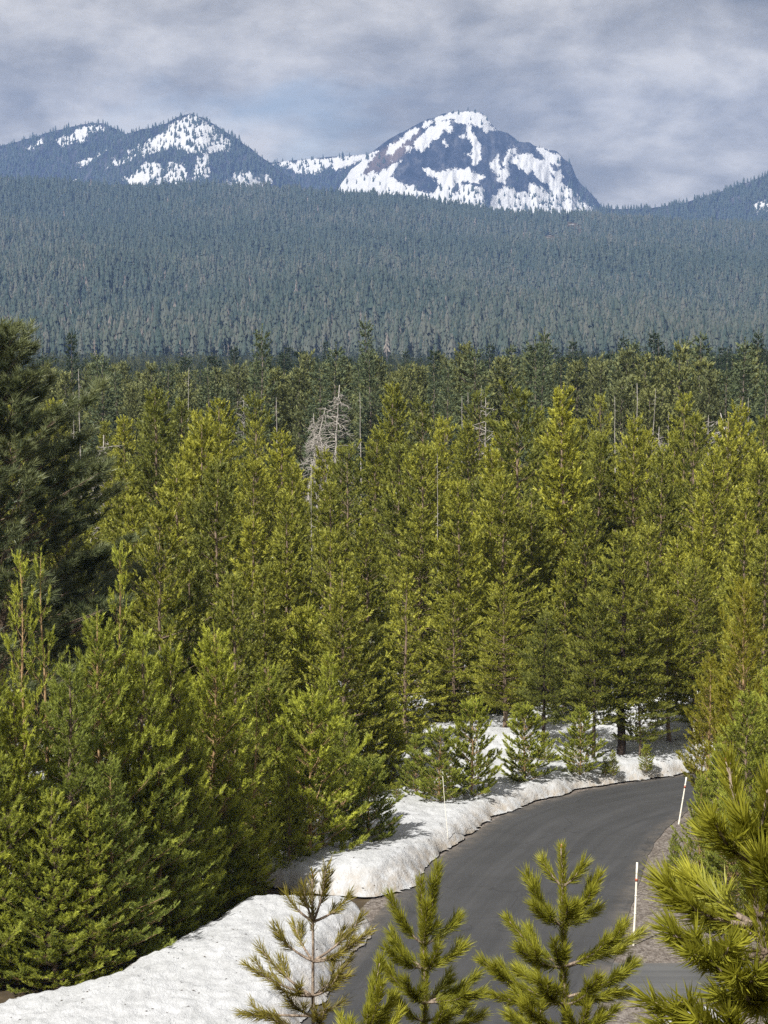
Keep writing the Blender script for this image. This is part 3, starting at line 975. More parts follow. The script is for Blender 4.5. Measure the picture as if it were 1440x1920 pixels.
# --- grove: hand-placed crowns
grove = [(290, 733, 96, 0, 1.05), (410, 800, 104, 2, 1), (368, 842, 90, 1, 1), (212, 852, 100, 2, .9), (478, 876, 96, 3, 1), (545, 872, 84, 2, 1.0), (622, 905, 95, 0, 1), (700, 822, 108, 1, 1),
         (738, 735, 112, 1, 1.0), (790, 850, 92, 3, 1), (820, 842, 98, 2, .9), (880, 805, 110, 4, 1), (935, 792, 106, 0, 1), (972, 757, 94, 3, 1.1), (1058, 731, 90, 2, 1.15), (1122, 830, 100, 1, 1),
         (1190, 782, 100, 5, .9), (1240, 838, 95, 0, .9), (1302, 800, 105, 3, 1), (1340, 850, 95, 5, 1), (1386, 758, 108, 2, 1), (1422, 870, 90, 1, 1), (1100, 960, 84, 4, 1), (1212, 1000, 84, 0, .9),
         (1322, 930, 86, 2, 1), (1392, 935, 84, 4, 1), (950, 900, 86, 1, 1), (862, 905, 84, 0, 1), (690, 985, 80, 1, 1), (622, 1010, 77, 3, .9), (540, 940, 77, 4, 1), (470, 975, 74, 0, 1),
         (398, 880, 76, 1, 1), (328, 872, 78, 5, 1.05), (300, 985, 62, 3, .85), (440, 1090, 62, 1, .9), (645, 1070, 70, 2, 1), (762, 1088, 76, 5, 1), (786, 950, 90, 2, 1), (1000, 925, 88, 5, 1), (700, 1180, 72, 4, .9),
         (850, 1120, 82, 3, 1), (930, 1180, 84, 1, 1), (1390, 1100, 74, 2, 1), (1438, 1010, 80, 0, 1), (1270, 1010, 84, 5, 1), (355, 1050, 64, 4, .9), (560, 1150, 72, 3, 1), (500, 1060, 70, 2, 1), (40, 870, 78, 0, 1), (120, 870, 80, 2, 1),
         (255, 940, 82, 4, 1), (1060, 1060, 84, 3, .9), (90, 760, 100, 2, 1), (130, 840, 95, 1, .9), (760, 1210, 77, 0, .85), (830, 1230, 82, 4, .85), (1340, 1130, 80, 3, .85)]
for (u, v, d, k, wd) in grove:
    plant('lodgepole_pine', mid_protos[(k + (3 if int(u) % 3 == 0 else 0)) % 9], u, v, d, group=GP, width=wd, tag='grove')
# golden pine and shrubs on the right of the road
plant('golden_pine', gold_proto, 1396, 1110, 66, group=None, width=0.85, label='yellow-tinged pine at the right edge above the road bend')
plant('golden_pine', gold_proto, 1330, 1240, 71, width=0.8, label='smaller yellow-green pine left of the taller yellow pine')
rb = np.random.RandomState(9)
right_list = [(1400, 1290, 60, 0, 0.9, 'green pine at the right edge below the yellow pine'), (1462, 1210, 62, 1, 1.0, 'tall pine cut by the right edge of the picture'), (1352, 1380, 64, 2, 0.8, 'bushy pine hugging the inside of the bend'),
              (1310, 1448, 57.5, 1, 0.62, 'low pine right of the road, partly hiding a leaning stake'), (1265, 1560, 58.5, 0, 0.50, 'low spreading pine bush reaching toward the asphalt'),
              (1375, 1480, 54.5, 3, 0.85, 'shrubby pine behind the near right branch'), (1450, 1420, 54, 2, 1.0, 'shrubby pine farthest right behind the near branch'), (1335, 1570, 54.8, 2, 0.55, 'stubby pine over the gravel shoulder')]
for (u, v, d, k, wd, lb) in right_list:
    plant('lodgepole_pine', near_protos[k], u, v, d, group='pines on the right of the road', width=wd, label=lb)

# --- the rest of the grove, random, individual
rg = np.random.RandomState(3)
placed = [(a['x'], a['y']) for a in ALL]
cnt = 0
tries = 0
while cnt < 60 and tries < 9000:
    tries += 1
    y = rg.uniform(86, 135)
    x = rg.uniform(-0.185, 0.185) * y
    if min((x - a) ** 2 + (y - b) ** 2 for a, b in placed) < 2.1 ** 2:
        continue
    if y < 92 and x > 6:
        continue
    placed.append((x, y))
    h = rg.uniform(8.0, 12.3) if y < 115 else rg.uniform(7.5, 11.5)
    plant_at('lodgepole_pine', mid_protos[rg.randint(9)], x, y, h, group=GP, width=rg.uniform(0.9, 1.1), tag='grove')
    cnt += 1

# --- snags
def snag(seed, H, R, base, nbr, bend=0.0, droop=0.2, r0=0.10, fine=4):
    rng = np.random.RandomState(seed)
    t = MB(); b = MB(); own = []
    zt = np.linspace(0, H, 10)
    wx = np.cumsum(rng.normal(0, 0.03, 10)) + bend * (zt / H) ** 2 * H
    wy = np.cumsum(rng.normal(0, 0.03, 10))
    t.tube(np.stack([wx, wy, zt], 1), r0 * (1 - 0.88 * zt / H), 6)
    for _ in range(nbr):
        if nbr <= 40:
            b = MB()
            own.append(b)
        z = rng.uniform(base, H * 0.97)
        q = (z - base) / (H - base)
        L = R * (1 - q) ** 0.55 * rng.uniform(0.25, 1.1) + 0.12
        az = rng.uniform(0, 6.28)
        c0 = np.array([np.interp(z, zt, wx), np.interp(z, zt, wy), z])
        s = np.linspace(0, 1, 5)
        dh = np.array([math.cos(az), math.sin(az), 0])
        e0 = rng.uniform(-0.3, 0.6)
        droop_k = droop * rng.uniform(0.0, 1.6)
        pts = c0 + dh * (L * s)[:, None] + np.array([0, 0, 1.0]) * (L * (e0 * s - droop_k * 2.0 * s ** 2))[:, None] + rng.normal(0, 0.03, (5, 3)) * s[:, None]
        b.tube(pts, (0.014 + 0.010 * L) * (1 - 0.75 * s), 3, cap=False)
        for _f in range(fine):
            f = rng.uniform(0.3, 0.95)
            p0 = np.array([np.interp(f, s, pts[:, q_]) for q_ in range(3)])
            dd_ = unit(dh * rng.uniform(0.2, 1) + rng.normal(0, 0.6, 3) + np.array([0, 0, -droop]))
            b.tube(np.stack([p0, p0 + dd_ * L * rng.uniform(0.2, 0.5)]), [0.013, 0.006], 3, cap=False)
    o = dict(trunk=t.mesh('snag_trunk', M['dead']), H=H, R=R)
    if own:
        o['branch'] = [q.mesh('snag_branch', M['dead']) for q in own]
    elif nbr:
        o['branches'] = b.mesh('snag_branches', M['dead'])
    return o


sg = dict(big=snag(1, 12, 1.5, 5.5, 95, 0.03, 0.28, 0.13, 7), bush=snag(2, 11, 1.25, 5.5, 80, -0.10, 0.40, 0.12, 8), pole=snag(3, 13, 0.3, 7, 9, 0.01, 0.1, 0.08, 0),
          pole2=snag(4, 13, 0.35, 7, 14, 0.035, 0.1, 0.065, 1), comb=snag(5, 10, 1.5, 6.0, 40, 0.0, 0.05, 0.10, 2), grey=snag(6, 9, 1.3, 3.0, 110, 0.02, 0.2, 0.10, 7))
snags = [(624, 722, 128, 'big', 1.25, 'large silvery dead tree with tangled drooping branches, centre left'),
         (560, 765, 124, 'bush', 1.15, 'bleached dead tree with hanging branches left of the largest snag'),
         (596, 775, 140, 'big', 0.9, 'grey dead tree standing between the two largest snags'),
         (908, 745, 126, 'comb', 1.0, 'pale snag with upturned comb-like branches above the middle of the grove'),
         (1228, 800, 118, 'grey', 0.9, 'dead tree with a whitish tangled top right of centre'),
         (1412, 775, 112, 'bush', 1.3, 'leaning broken grey snag near the right edge'),
         (1330, 778, 140, 'comb', 0.7, 'faint grey snag between green crowns at right'),
         (190, 815, 110, 'grey', 1.3, 'mauve-grey leafless tree right of the big dark pine'),
         (148, 692, 210, 'pole', 1.0, 'tall thin white dead trunk nearest the big dark pine'),
         (138, 735, 205, 'pole2', 1.0, 'thin dead trunk just left of the tall white one'),
         (350, 690, 260, 'pole2', 1.0, 'short white dead top poking out of the far forest'),
         (458, 740, 190, 'comb', 1.2, 'wispy dead tree with bare tip left of the big snags'),
         (520, 745, 180, 'pole', 1.0, 'pair-like slanting dead pole left of the bleached tree'),
         (676, 735, 185, 'pole', 1.0, 'slim dead pole right of the largest snag'),
         (868, 742, 190, 'pole', 1.0, 'first of the thin poles left of the comb-branched snag'),
         (879, 735, 195, 'pole', 1.0, 'second thin pole touching the comb-branched snag'),
         (899, 722, 200, 'pole2', 1.0, 'long white pole right behind the comb-branched snag'),
         (1154, 742, 175, 'pole', 1.0, 'dead pole right of the tallest sunlit pine'),
         (1195, 718, 185, 'pole', 1.3, 'very straight white dead trunk in the right of the dark forest'),
         (1221, 728, 190, 'pole2', 1.0, 'slightly bent dead trunk next to the straight white one'),
         (1253, 775, 170, 'pole', 0.9, 'short dead pole right of the bent one'),
         (1405, 745, 180, 'pole', 0.9, 'thin dead pole above the leaning snag'),
         (422, 838, 88, 'pole2', 0.7, 'small dead stick between crowns at left'),
         (583, 860, 84, 'pole2', 0.8, 'curved dead stem rising from the pines below the big snags'),
         (822, 850, 90, 'pole2', 0.7, 'thin bare leader in the sunlit grove at centre')]
for (u, v, d, k, wd, lb) in snags:
    d = min(d, 153) if k.startswith('pole') else d
    top = D(u, v, d)
    plant_at('dead_tree', sg[k], top[0], d, top[2] - float(gz(top[0], d)), group='dead trees among the pines', width=wd, cat='dead tree', label=lb)

# --- back forest: the first rows individual
ri = np.random.RandomState(17)
nback = 0
bp_pts = []
cand = []
for _ in range(9000):
    y = 165 + (1250 - 165) * ri.rand() ** 0.75
    x = ri.uniform(-0.21, 0.21) * y
    cand.append((y, x))
cand.sort()
cell = {}
far_pts = []
for (y, x) in cand:
    sp_ = 2.9 if y < 300 else 3.8
    key = (int(x // sp_), int(y // sp_))
    if any((key[0] + i, key[1] + j) in cell and (cell[(key[0] + i, key[1] + j)][0] - x) ** 2 + (cell[(key[0] + i, key[1] + j)][1] - y) ** 2 < sp_ ** 2 for i in (-1, 0, 1) for j in (-1, 0, 1)):
        continue
    cell[key] = (x, y)
    u = CX + F * x / y
    # crowns reach a little higher to the right than to the left, as the treeline does
    vt = np.interp(u, [0, 200, 430, 480, 700, 900, 1000, 1440], [700, 703, 700, 690, 692, 700, 682, 678])
    h = CAMZ - (vt - HZ) / F * y + ri.normal(0.0, 1.0)
    h = min(max(h, 7.5), 19)
    isfir = ri.rand() < np.interp(u, [0, 450, 900, 1440], [0.25, 0.35, 0.55, 0.6]) * (1.0 if y > 250 else 0.75)
    if isfir:
        h += ri.uniform(0.2, 1.8)
    else:
        h -= 0.9
    inview = -30 < u < 1470
    if inview and nback < 210 and y < 330:
        pr = ((fir_protos if y < 215 else sky_firs) if isfir else back_protos)[ri.randint(3)]
        plant_at('fir_tree' if isfir else 'lodgepole_pine', pr, x, y, h, group='distant firs in the flat forest' if isfir else 'distant pines in the flat forest',
                 width=ri.uniform(0.85, 1.15), tag='back')
        nback += 1
    else:
        far_pts.append((x, y, h, isfir))
# emergent dark firs on the skyline
for (u, v, d, wd) in [(546, 652, 520, 1.2), (612, 640, 480, 1.1), (641, 655, 500, 1), (697, 640, 520, 1.1), (712, 648, 530, 1), (478, 664, 480, .9), (487, 668, 500, .8), (518, 668, 470, .8), (436, 660, 420, .8), (822, 655, 520, 1), (902, 652, 520, 1),
                      (594, 668, 500, .8), (733, 664, 520, .8), (754, 668, 500, .8), (772, 668, 520, .8), (880, 662, 520, 1), (1003, 655, 330, 1), (1020, 652, 335, 1.1), (1040, 648, 320, 1), (1098, 662, 330, 1), (1190, 645, 340, 1), (1168, 655, 330, .9),
                      (1270, 655, 330, 1), (1308, 655, 320, 1), (1355, 648, 330, 1), (1390, 642, 330, 1.1), (1432, 670, 300, 1), (160, 668, 430, .8), (196, 664, 440, .9), (118, 675, 400, .8)]:
    plant('fir_tree', sky_firs[int(u) % 3], u, v, d, group='dark firs breaking the forest skyline', width=wd * 0.95, tag='sky')


# ------------------------------------------------------------------ instanced far forests
def instancer(name, pts, scl, protos_meshes, seed, **props):
    pts = np.asarray(pts, np.float32)
    n = len(pts)
    rng = np.random.RandomState(seed)
    me = bpy.data.meshes.new(name)
    me.vertices.add(n)
    me.vertices.foreach_set('co', pts.ravel())
    a = me.attributes.new('scl', 'FLOAT_VECTOR', 'POINT')
    a.data.foreach_set('vector', np.asarray(scl, np.float32).ravel())
    a = me.attributes.new('rotz', 'FLOAT_VECTOR', 'POINT')
    rz = np.zeros((n, 3), np.float32)
    rz[:, 2] = rng.uniform(0, 6.28, n)
    rz[:, 0] = rng.normal(0, 0.02, n)
    a.data.foreach_set('vector', rz.ravel())
    a = me.attributes.new('pick', 'INT', 'POINT')
    a.data.foreach_set('value', rng.randint(0, len(protos_meshes), n).astype(np.int32))
    src = bpy.data.collections.new(name + '_sources')
    for i, m_ in enumerate(protos_meshes):
        o_ = bpy.data.objects.new('%s_source_%02d' % (name, i), m_)
        src.objects.link(o_)
    ng = bpy.data.node_groups.new(name + '_scatter', 'GeometryNodeTree')
    ng.interface.new_socket('Geometry', in_out='INPUT', socket_type='NodeSocketGeometry')
    ng.interface.new_socket('Geometry', in_out='OUTPUT', socket_type='NodeSocketGeometry')
    gi, go = ng.nodes.new('NodeGroupInput'), ng.nodes.new('NodeGroupOutput')
    ci = ng.nodes.new('GeometryNodeCollectionInfo')
    ci.inputs['Collection'].default_value = src
    ci.inputs['Separate Children'].default_value = True
    ci.inputs['Reset Children'].default_value = True
    ip = ng.nodes.new('GeometryNodeInstanceOnPoints')
    ip.inputs['Pick Instance'].default_value = True

    def attr(nm, dt):
        q = ng.nodes.new('GeometryNodeInputNamedAttribute')
        q.data_type = dt
        q.inputs['Name'].default_value = nm
        return q.outputs['Attribute']
    ng.links.new(gi.outputs[0], ip.inputs['Points'])
    ng.links.new(ci.outputs[0], ip.inputs['Instance'])
    ng.links.new(attr('pick', 'INT'), ip.inputs['Instance Index'])
    er = ng.nodes.new('FunctionNodeEulerToRotation')
    ng.links.new(attr('rotz', 'FLOAT_VECTOR'), er.inputs[0])
    ng.links.new(er.outputs[0], ip.inputs['Rotation'])
    ng.links.new(attr('scl', 'FLOAT_VECTOR'), ip.inputs['Scale'])
    ng.links.new(ip.outputs[0], go.inputs[0])
    o = add(name, me, kind='stuff', **props)
    md = o.modifiers.new('scatter', 'NODES')
    md.node_group = ng
    return o


def merged(proto, name):
    """trunk and crown of a prototype in one mesh of unit height, for the uncountable forest"""
    Vs, Fs, ts, mi, n = [], [], [], [], 0
    for k, part in enumerate(('trunk', 'crown')):
        me = proto[part]
        v = np.empty(len(me.vertices) * 3, np.float32); me.vertices.foreach_get('co', v)
        f = np.empty(len(me.loops), np.int32); me.loops.foreach_get('vertex_index', f)
        t = np.empty(len(me.vertices), np.float32); me.attributes['tint'].data.foreach_get('value', t)
        Vs.append(v.reshape(-1, 3) / proto['H']); Fs.append(f.reshape(-1, 3) + n); ts.append(t); mi.append(np.full(len(f) // 3, k)); n += len(v) // 3
    return make_mesh(name, np.vstack(Vs), np.vstack(Fs), [proto['trunk'].materials[0], proto['crown'].materials[0]], {'tint': np.concatenate(ts)}, midx=np.concatenate(mi))


fp = np.array([(x, y, h) for x, y, h, f in far_pts if not f])
ff = np.array([(x, y, h) for x, y, h, f in far_pts if f])


def scat(name, arr, protos, seed, label, wmul=1.0):
    rng = np.random.RandomState(seed)
    z = gz(arr[:, 0], arr[:, 1]) - 0.2
    h = arr[:, 2]
    w = h * rng.uniform(0.85, 1.2, len(h)) * wmul
    instancer(name, np.stack([arr[:, 0], arr[:, 1], z], 1), np.stack([w, w, h], 1), [merged(p, name + '_tree') for p in protos], seed, label=label)


scat('pine_forest', fp, back_protos, 61, 'mass of olive pines of the flat forest behind the grove')
scat('fir_forest', ff, sky_firs, 62, 'mass of dark firs of the flat forest behind the grove')


def low_conifer(name, seed, tiers=7, K=7, R=0.13, mat='slope', base=0.05, dead=False):
    """stacked ragged skirts, each point drooping: a small conifer of unit height"""
    rng = np.random.RandomState(seed)
    V, T, tt = [], [], []
    n = 0
    for j in range(tiers):
        t = j / tiers
        z0 = base + (1 - base) * t
        z1 = min(1.0, z0 + (1 - base) / tiers * 2.1)
        r = R * (1 - t) ** 0.75 * rng.uniform(0.8, 1.15)
        off = rng.normal(0, 0.012, 2)
        a0 = rng.uniform(0, 6.28)
        c = np.clip(0.45 + rng.normal(0, 0.15), 0, 1)
        V.append([off[0], off[1], z1]); tt.append(c)
        for k in range(2 * K):
            a = a0 + k * math.pi / K + rng.normal(0, 0.1)
            rr = r * (rng.uniform(0.85, 1.25) if k % 2 == 0 else rng.uniform(0.35, 0.6))
            V.append([off[0] + rr * math.cos(a), off[1] + rr * math.sin(a), z0 + (rng.uniform(-0.03, 0.015) if k % 2 == 0 else 0.03)])
            tt.append(np.clip(c + (0.2 if k % 2 == 0 else -0.1), 0, 1))
        for k in range(2 * K):
            if dead and k % 3:
                continue
            T.append((n, n + 1 + k, n + 1 + (k + 1) % (2 * K)))
        n += 1 + 2 * K
    for k in range(3):
        a = k * 2.1
        V.append([0.008 * math.cos(a), 0.008 * math.sin(a), 0]); tt.append(0.3)
    V.append([0, 0, 1.0]); tt.append(0.5)
    T += [(n, n + 1, n + 3), (n + 1, n + 2, n + 3), (n + 2, n, n + 3)]
    return make_mesh(name, np.array(V, float), np.array(T), M[mat], {'tint': np.array(tt)})


slope_meshes = [low_conifer('slope_tree_%d' % i, 700 + i, (7, 6, 8, 6, 7)[i], (6, 5, 6, 7, 5)[i], (0.15, 0.18, 0.14, 0.20, 0.17)[i]) for i in range(5)] + [low_conifer('slope_dead', 720, 7, 6, 0.09, 'graytwig', 0.25, True)]
slope_meshes_live = slope_meshes[:5]
rs = np.random.RandomState(23)
pts = []
y = 1240.0
rows = []
while y < 3480:
    spc = np.interp(y, [1240, 2000, 3400], [4.4, 5.0, 5.8])
    half = 0.215 * y
    n = int(2 * half / spc)
    xs = (np.arange(n) + 0.5) / n * 2 * half - half + rs.uniform(-0.5, 0.5, n) * spc
    yy = y + rs.uniform(-0.6, 0.6, n) * spc
    rows.append(np.stack([xs, yy], 1))
    y += spc * 0.95
R2 = np.vstack(rows)
dens = fbm(R2[:, 0] / 120, R2[:, 1] / 160, 41, 4)
keep = rs.rand(len(R2)) < np.clip(1.25 - 0.9 * sstep(0.62, 0.75, dens), 0.25, 1)
# little clearings near the right shoulder of the ridge
ue, ve = proj(np.stack([R2[:, 0], R2[:, 1], gz(R2[:, 0], R2[:, 1])], 1))
for (cu, cv, r_) in ((1030, 455, 16), (1075, 430, 14), (1062, 425, 10), (1146, 430, 8), (1090, 440, 8)):
    keep &= ~(((ue - cu) / r_) ** 2 + ((ve - cv) / (r_ * 0.9)) ** 2 < 1)
R2 = R2[keep]
hh = np.clip(rs.normal(13.5, 4.2, len(R2)), 5, 28) * (0.8 + 0.4 * fbm(R2[:, 0] / 60, R2[:, 1] / 60, 43, 2))
ww = hh * rs.uniform(0.95, 1.35, len(R2))
zt_ = gz(R2[:, 0], R2[:, 1]) - 0.5
gm = fbm(R2[:, 0] / 200 + 3, R2[:, 1] / 420, 47, 4)
pg = rs.rand(len(R2)) < np.clip(sstep(0.45, 0.62, gm) * 0.55 + 0.55 * sstep(1900, 1350, R2[:, 1]), 0, 0.8)  # grey stands in clusters and at the foot, imitating light bands and haze
pk = (rs.rand(len(R2)) < 0.015 + 0.12 * sstep(200, -400, R2[:, 0]) * sstep(2200, 1500, R2[:, 1]))
Pn = np.stack([R2[:, 0], R2[:, 1], zt_], 1)
Sc = np.stack([ww, ww, hh], 1)
slope_grey = [low_conifer('slope_grey_tree_%d' % i, 740 + i, (7, 6, 8)[i], (6, 5, 6)[i], (0.15, 0.18, 0.16)[i], 'slope_grey') for i in range(3)]
instancer('hillside_forest', Pn[~pk & pg], Sc[~pk & pg], slope_grey, 83, label='grey-green conifers on the long slope, colour paled to imitate haze')
instancer('hillside_forest', Pn[~pk & ~pg], Sc[~pk & ~pg], slope_meshes_live, 81, label='dense conifer forest covering the long blue-green slope')
instancer('hillside_snags', Pn[pk], Sc[pk] * np.array([[0.8, 0.8, 0.85]]), slope_meshes[5:], 82, label='grey dead trees scattered through the slope forest')

# ------------------------------------------------------------------ mountains
def mountain(name, sil, dist, depth, drop, polys, wts=(1.0, 0.5), res=(260, 130), seed=1, rough=1.0, brown=(), lab='', base_snow=-8.0, shear=0.0):
    sil = np.array(sil, float)
    u = np.linspace(sil[0, 0], sil[-1, 0], res[0])
    v = np.interp(u, sil[:, 0], sil[:, 1]) + (fbm(u / 9, u * 0, seed + 3, 3) - 0.5) * 5 * rough
    xr = (u - CX) / F * dist / cp
    zr = np.array([D(uu, vv, dist)[2] for uu, vv in zip(u, v)])
    rr = np.concatenate([np.linspace(-0.25, 0, 8)[:-1], np.linspace(0, 1, res[1])])
    Xg = np.repeat(xr[None], len(rr), 0)
    t = rr[:, None] * np.ones_like(Xg)
    front = np.clip(t, 0, 1)
    dz = drop * (front ** 0.85)
    amp = sstep(0, 0.12, front)
    gul = (fbm(Xg / 75 + 0.6 * front, front * 2.2 + Xg / 300, seed, 5) - 0.5) * 95 * wts[0] * amp
    gul2 = (1 - np.abs(fbm(Xg / 42 + front, front * 4.5, seed + 8, 4) * 2 - 1) - 0.6) * 30 * wts[1] * amp
    cr = (fbm(Xg / 14, front * 22, seed + 15, 3) - 0.5) * 12 * rough * amp
    Zg = zr[None] - dz + np.where(front > 0, np.minimum(gul + gul2 + cr, dz * 0.85), 0) + np.where(t < 0, t * drop * 1.6, 0)
    Yg = dist - t * depth
    Zg = np.maximum(Zg, 60)
    # shift x so that the column still reads at the same bearing as it comes forward
    Xg = Xg * (Yg / dist)
    Zg = CAMZ + (Zg - CAMZ) * (Yg / dist)
    Vv = np.stack([Xg, Yg, Zg], -1)
    pu, pv = proj(Vv)
    sn = np.full(pu.shape, base_snow)
    for pl in polys:
        sgn, pl = (pl[0], pl[1]) if isinstance(pl[0], str) else ('+', pl)
        sd = poly_sdf(pu, pv, pl)
        if sgn == '+':
            sn = np.maximum(sn, np.clip(sd, -20, 14))
        else:
            sn = np.minimum(sn, np.clip(-sd, -14, 20))
    br = np.zeros(pu.shape)
    for pl in brown:
        br = np.maximum(br, sstep(-6, 6, poly_sdf(pu, pv, pl)))
    i = np.arange(Xg.size).reshape(Xg.shape)
    Qs = np.stack([i[:-1, :-1], i[1:, :-1], i[1:, 1:], i[:-1, 1:]], -1).reshape(-1, 4)
    add(name, make_mesh(name, Vv.reshape(-1, 3), Qs, M['mountain'], {'snow': sn.ravel(), 'brown': br.ravel()}, True), kind='structure', label=lab)
    return dict(V=Vv, sn=sn, t=t, pu=pu, pv=pv)


def c1(P): return [(x / 2.0, 180 + y / 2.0) for x, y in P]
def c2(P): return [(620 + x / 2.6667, 180 + y / 2.6667) for x, y in P]


main_sil = [(615, 400), (640, 345), (660, 318), (684, 298), (700, 284), (722, 266), (755, 248), (790, 229), (812, 220), (832, 213), (855, 209), (878, 209), (900, 213), (912, 220), (920, 234), (930, 243),
            (950, 250), (968, 264), (990, 268), (1005, 276), (1022, 279), (1040, 285), (1055, 298), (1068, 310), (1075, 330), (1085, 345), (1098, 356), (1112, 372), (1120, 382), (1140, 410)]
main_polys = [c2(q) for q in [
    [(470, 128), (540, 105), (600, 80), (660, 70), (725, 78), (785, 100), (803, 140), (832, 172), (785, 182), (735, 152), (690, 138), (650, 145), (620, 118), (590, 112), (540, 130), (480, 150)],
    [(272, 298), (285, 265), (335, 228), (368, 190), (430, 155), (500, 122), (505, 140), (455, 172), (420, 200), (380, 225), (345, 255), (305, 290)],
    [(412, 282), (425, 250), (412, 232), (440, 200), (510, 155), (575, 120), (600, 120), (585, 165), (545, 195), (515, 225), (480, 260), (450, 275)],
    [(370, 282), (380, 250), (402, 255), (392, 280)],
    [(680, 145), (705, 165), (718, 198), (738, 215), (752, 245), (747, 275), (757, 310), (735, 342), (710, 335), (700, 308), (675, 305), (668, 280), (690, 280), (705, 292), (714, 260), (700, 220), (683, 185)],
    [(585, 170), (603, 155), (600, 190), (590, 188)], [(567, 222), (592, 245), (575, 252)], [(640, 193), (667, 200), (650, 209)],
    [(0, 305), (60, 300), (130, 298), (200, 280), (232, 278), (218, 300), (190, 330), (180, 362), (148, 402), (200, 375), (240, 388), (282, 360), (310, 332), (357, 322), (342, 345), (315, 372), (306, 405), (345, 438), (400, 447), (450, 482), (475, 520), (420, 700), (0, 700)],
    [(458, 368), (490, 360), (520, 385), (560, 380), (620, 360), (650, 370), (690, 358), (700, 380), (730, 385), (745, 400), (765, 405), (735, 435), (690, 430), (660, 425), (650, 440), (700, 440), (742, 455), (765, 490), (766, 560), (720, 700), (400, 700), (460, 490), (520, 480), (542, 445), (520, 405), (480, 388)],
    [(795, 350), (815, 310), (842, 293), (828, 325), (848, 370), (885, 368), (892, 395), (870, 437), (835, 425), (820, 380)],
    [(865, 322), (880, 285), (915, 250), (932, 253), (917, 285), (892, 320), (880, 357), (865, 347)],
    [(898, 330), (925, 300), (960, 288), (1000, 298), (1040, 328), (1080, 318), (1120, 378), (1150, 372), (1160, 420), (1200, 468), (1250, 520), (1332, 560), (1320, 590), (1290, 700), (770, 700), (808, 500), (860, 458), (920, 455), (940, 480), (980, 480), (1000, 438), (1060, 463), (1100, 482), (1090, 450), (1030, 400), (1000, 368), (985, 397), (960, 372), (940, 360), (925, 342)],
    [(1030, 265), (1060, 253), (1110, 278), (1150, 308), (1150, 347), (1110, 345), (1075, 312), (1045, 287)]]]
main_polys.append(('-', c2([(608, 445), (640, 440), (647, 475), (620, 489), (606, 470)])))
main_polys.append(('-', c2([(1085, 385), (1110, 380), (1130, 415), (1105, 412)])))
main_brown = [c2([(190, 330), (240, 280), (330, 225), (400, 215), (460, 150), (420, 250), (330, 330), (230, 385), (150, 400)])]
mt = mountain('mountain', main_sil, 5600, 560, 480, main_polys, (0.8, 1.2), (330, 190), 3, 1.0, main_brown, 'steep rocky peak streaked with snow, right of centre', -16)
left_sil = [(150, 352), (190, 300), (220, 268), (245, 250), (270, 243), (300, 237), (322, 229), (340, 218), (362, 213), (385, 220), (405, 233), (425, 246), (450, 262), (480, 284), (505, 303), (530, 322), (560, 344), (590, 362), (640, 392)]
left_polys = [c1(q) for q in [
    [(480, 205), (520, 185), (560, 160), (620, 130), (660, 100), (720, 68), (760, 88), (800, 120), (835, 150), (882, 165), (862, 195), (800, 215), (740, 222), (690, 207), (640, 192), (600, 207), (560, 222), (500, 237)],
    [(400, 270), (470, 225), (500, 235), (440, 260)], [(470, 312), (520, 265), (580, 243), (612, 270), (612, 322), (560, 342), (540, 362), (440, 360), (480, 335)], [(630, 250), (690, 253), (702, 322), (640, 342), (620, 312)],
    [(740, 225), (780, 220), (790, 300), (720, 335), (730, 280)],
    [(828, 350), (870, 290), (920, 278), (960, 310), (1000, 283), (1026, 300), (1022, 340), (1062, 350), (1060, 380), (820, 380)]]]
ml = mountain('mountain', left_sil, 5200, 520, 420, left_polys, (0.45, 0.7), (230, 120), 13, 0.6, (), 'pointed snowy peak with forested flanks, left of centre', -7)
far_sil = [(-260, 300), (-100, 285), (0, 276), (30, 268), (60, 260), (100, 248), (135, 240), (160, 234), (180, 230), (200, 231), (220, 240), (240, 250), (262, 256), (300, 275), (360, 330)]
far_polys = [c1(q) for q in [[(190, 165), (260, 140), (300, 115), (350, 103), (397, 125), (370, 137), (332, 132), (320, 172), (280, 167), (240, 187)], [(95, 197), (150, 163), (162, 175), (115, 203)],
                             [(285, 250), (360, 222), (402, 207), (350, 243), (300, 266)], [(420, 185), (490, 153), (492, 172), (440, 197)], [(258, 322), (290, 308), (287, 332)]]]
mf = mountain('mountain', far_sil, 5500, 560, 360, far_polys, (0.5, 0.7), (230, 110), 23, 0.6, (), 'low wooded mountain at far left with thin snow bands', -7)
sad_sil = [(480, 306), (515, 304), (560, 300), (600, 296), (640, 292), (680, 290), (700, 288), (740, 300)]
ms_ = mountain('mountain_saddle', sad_sil, 5900, 500, 300, [c1([(1020, 246), (1100, 243), (1200, 233), (1300, 224), (1480, 218), (1480, 300), (1380, 260), (1330, 250), (1300, 266), (1262, 280), (1230, 262), (1180, 292), (1120, 290), (1080, 270)])],
               (0.35, 0.5), (90, 60), 33, 0.3, (), 'snowy saddle joining the two peaks', -16)
hr_sil = [(1090, 402), (1125, 392), (1170, 392), (1210, 391), (1250, 385), (1285, 378), (1320, 366), (1360, 354), (1400, 340), (1440, 325), (1560, 290), (1700, 280)]
mh = mountain('wooded_hill', hr_sil, 4700, 600, 300, [[(1412, 385), (1436, 372), (1445, 400), (1425, 402)]], (0.35, 0.4), (150, 80), 43, 0.4, (), 'wooded hill rising at the right edge', -16)


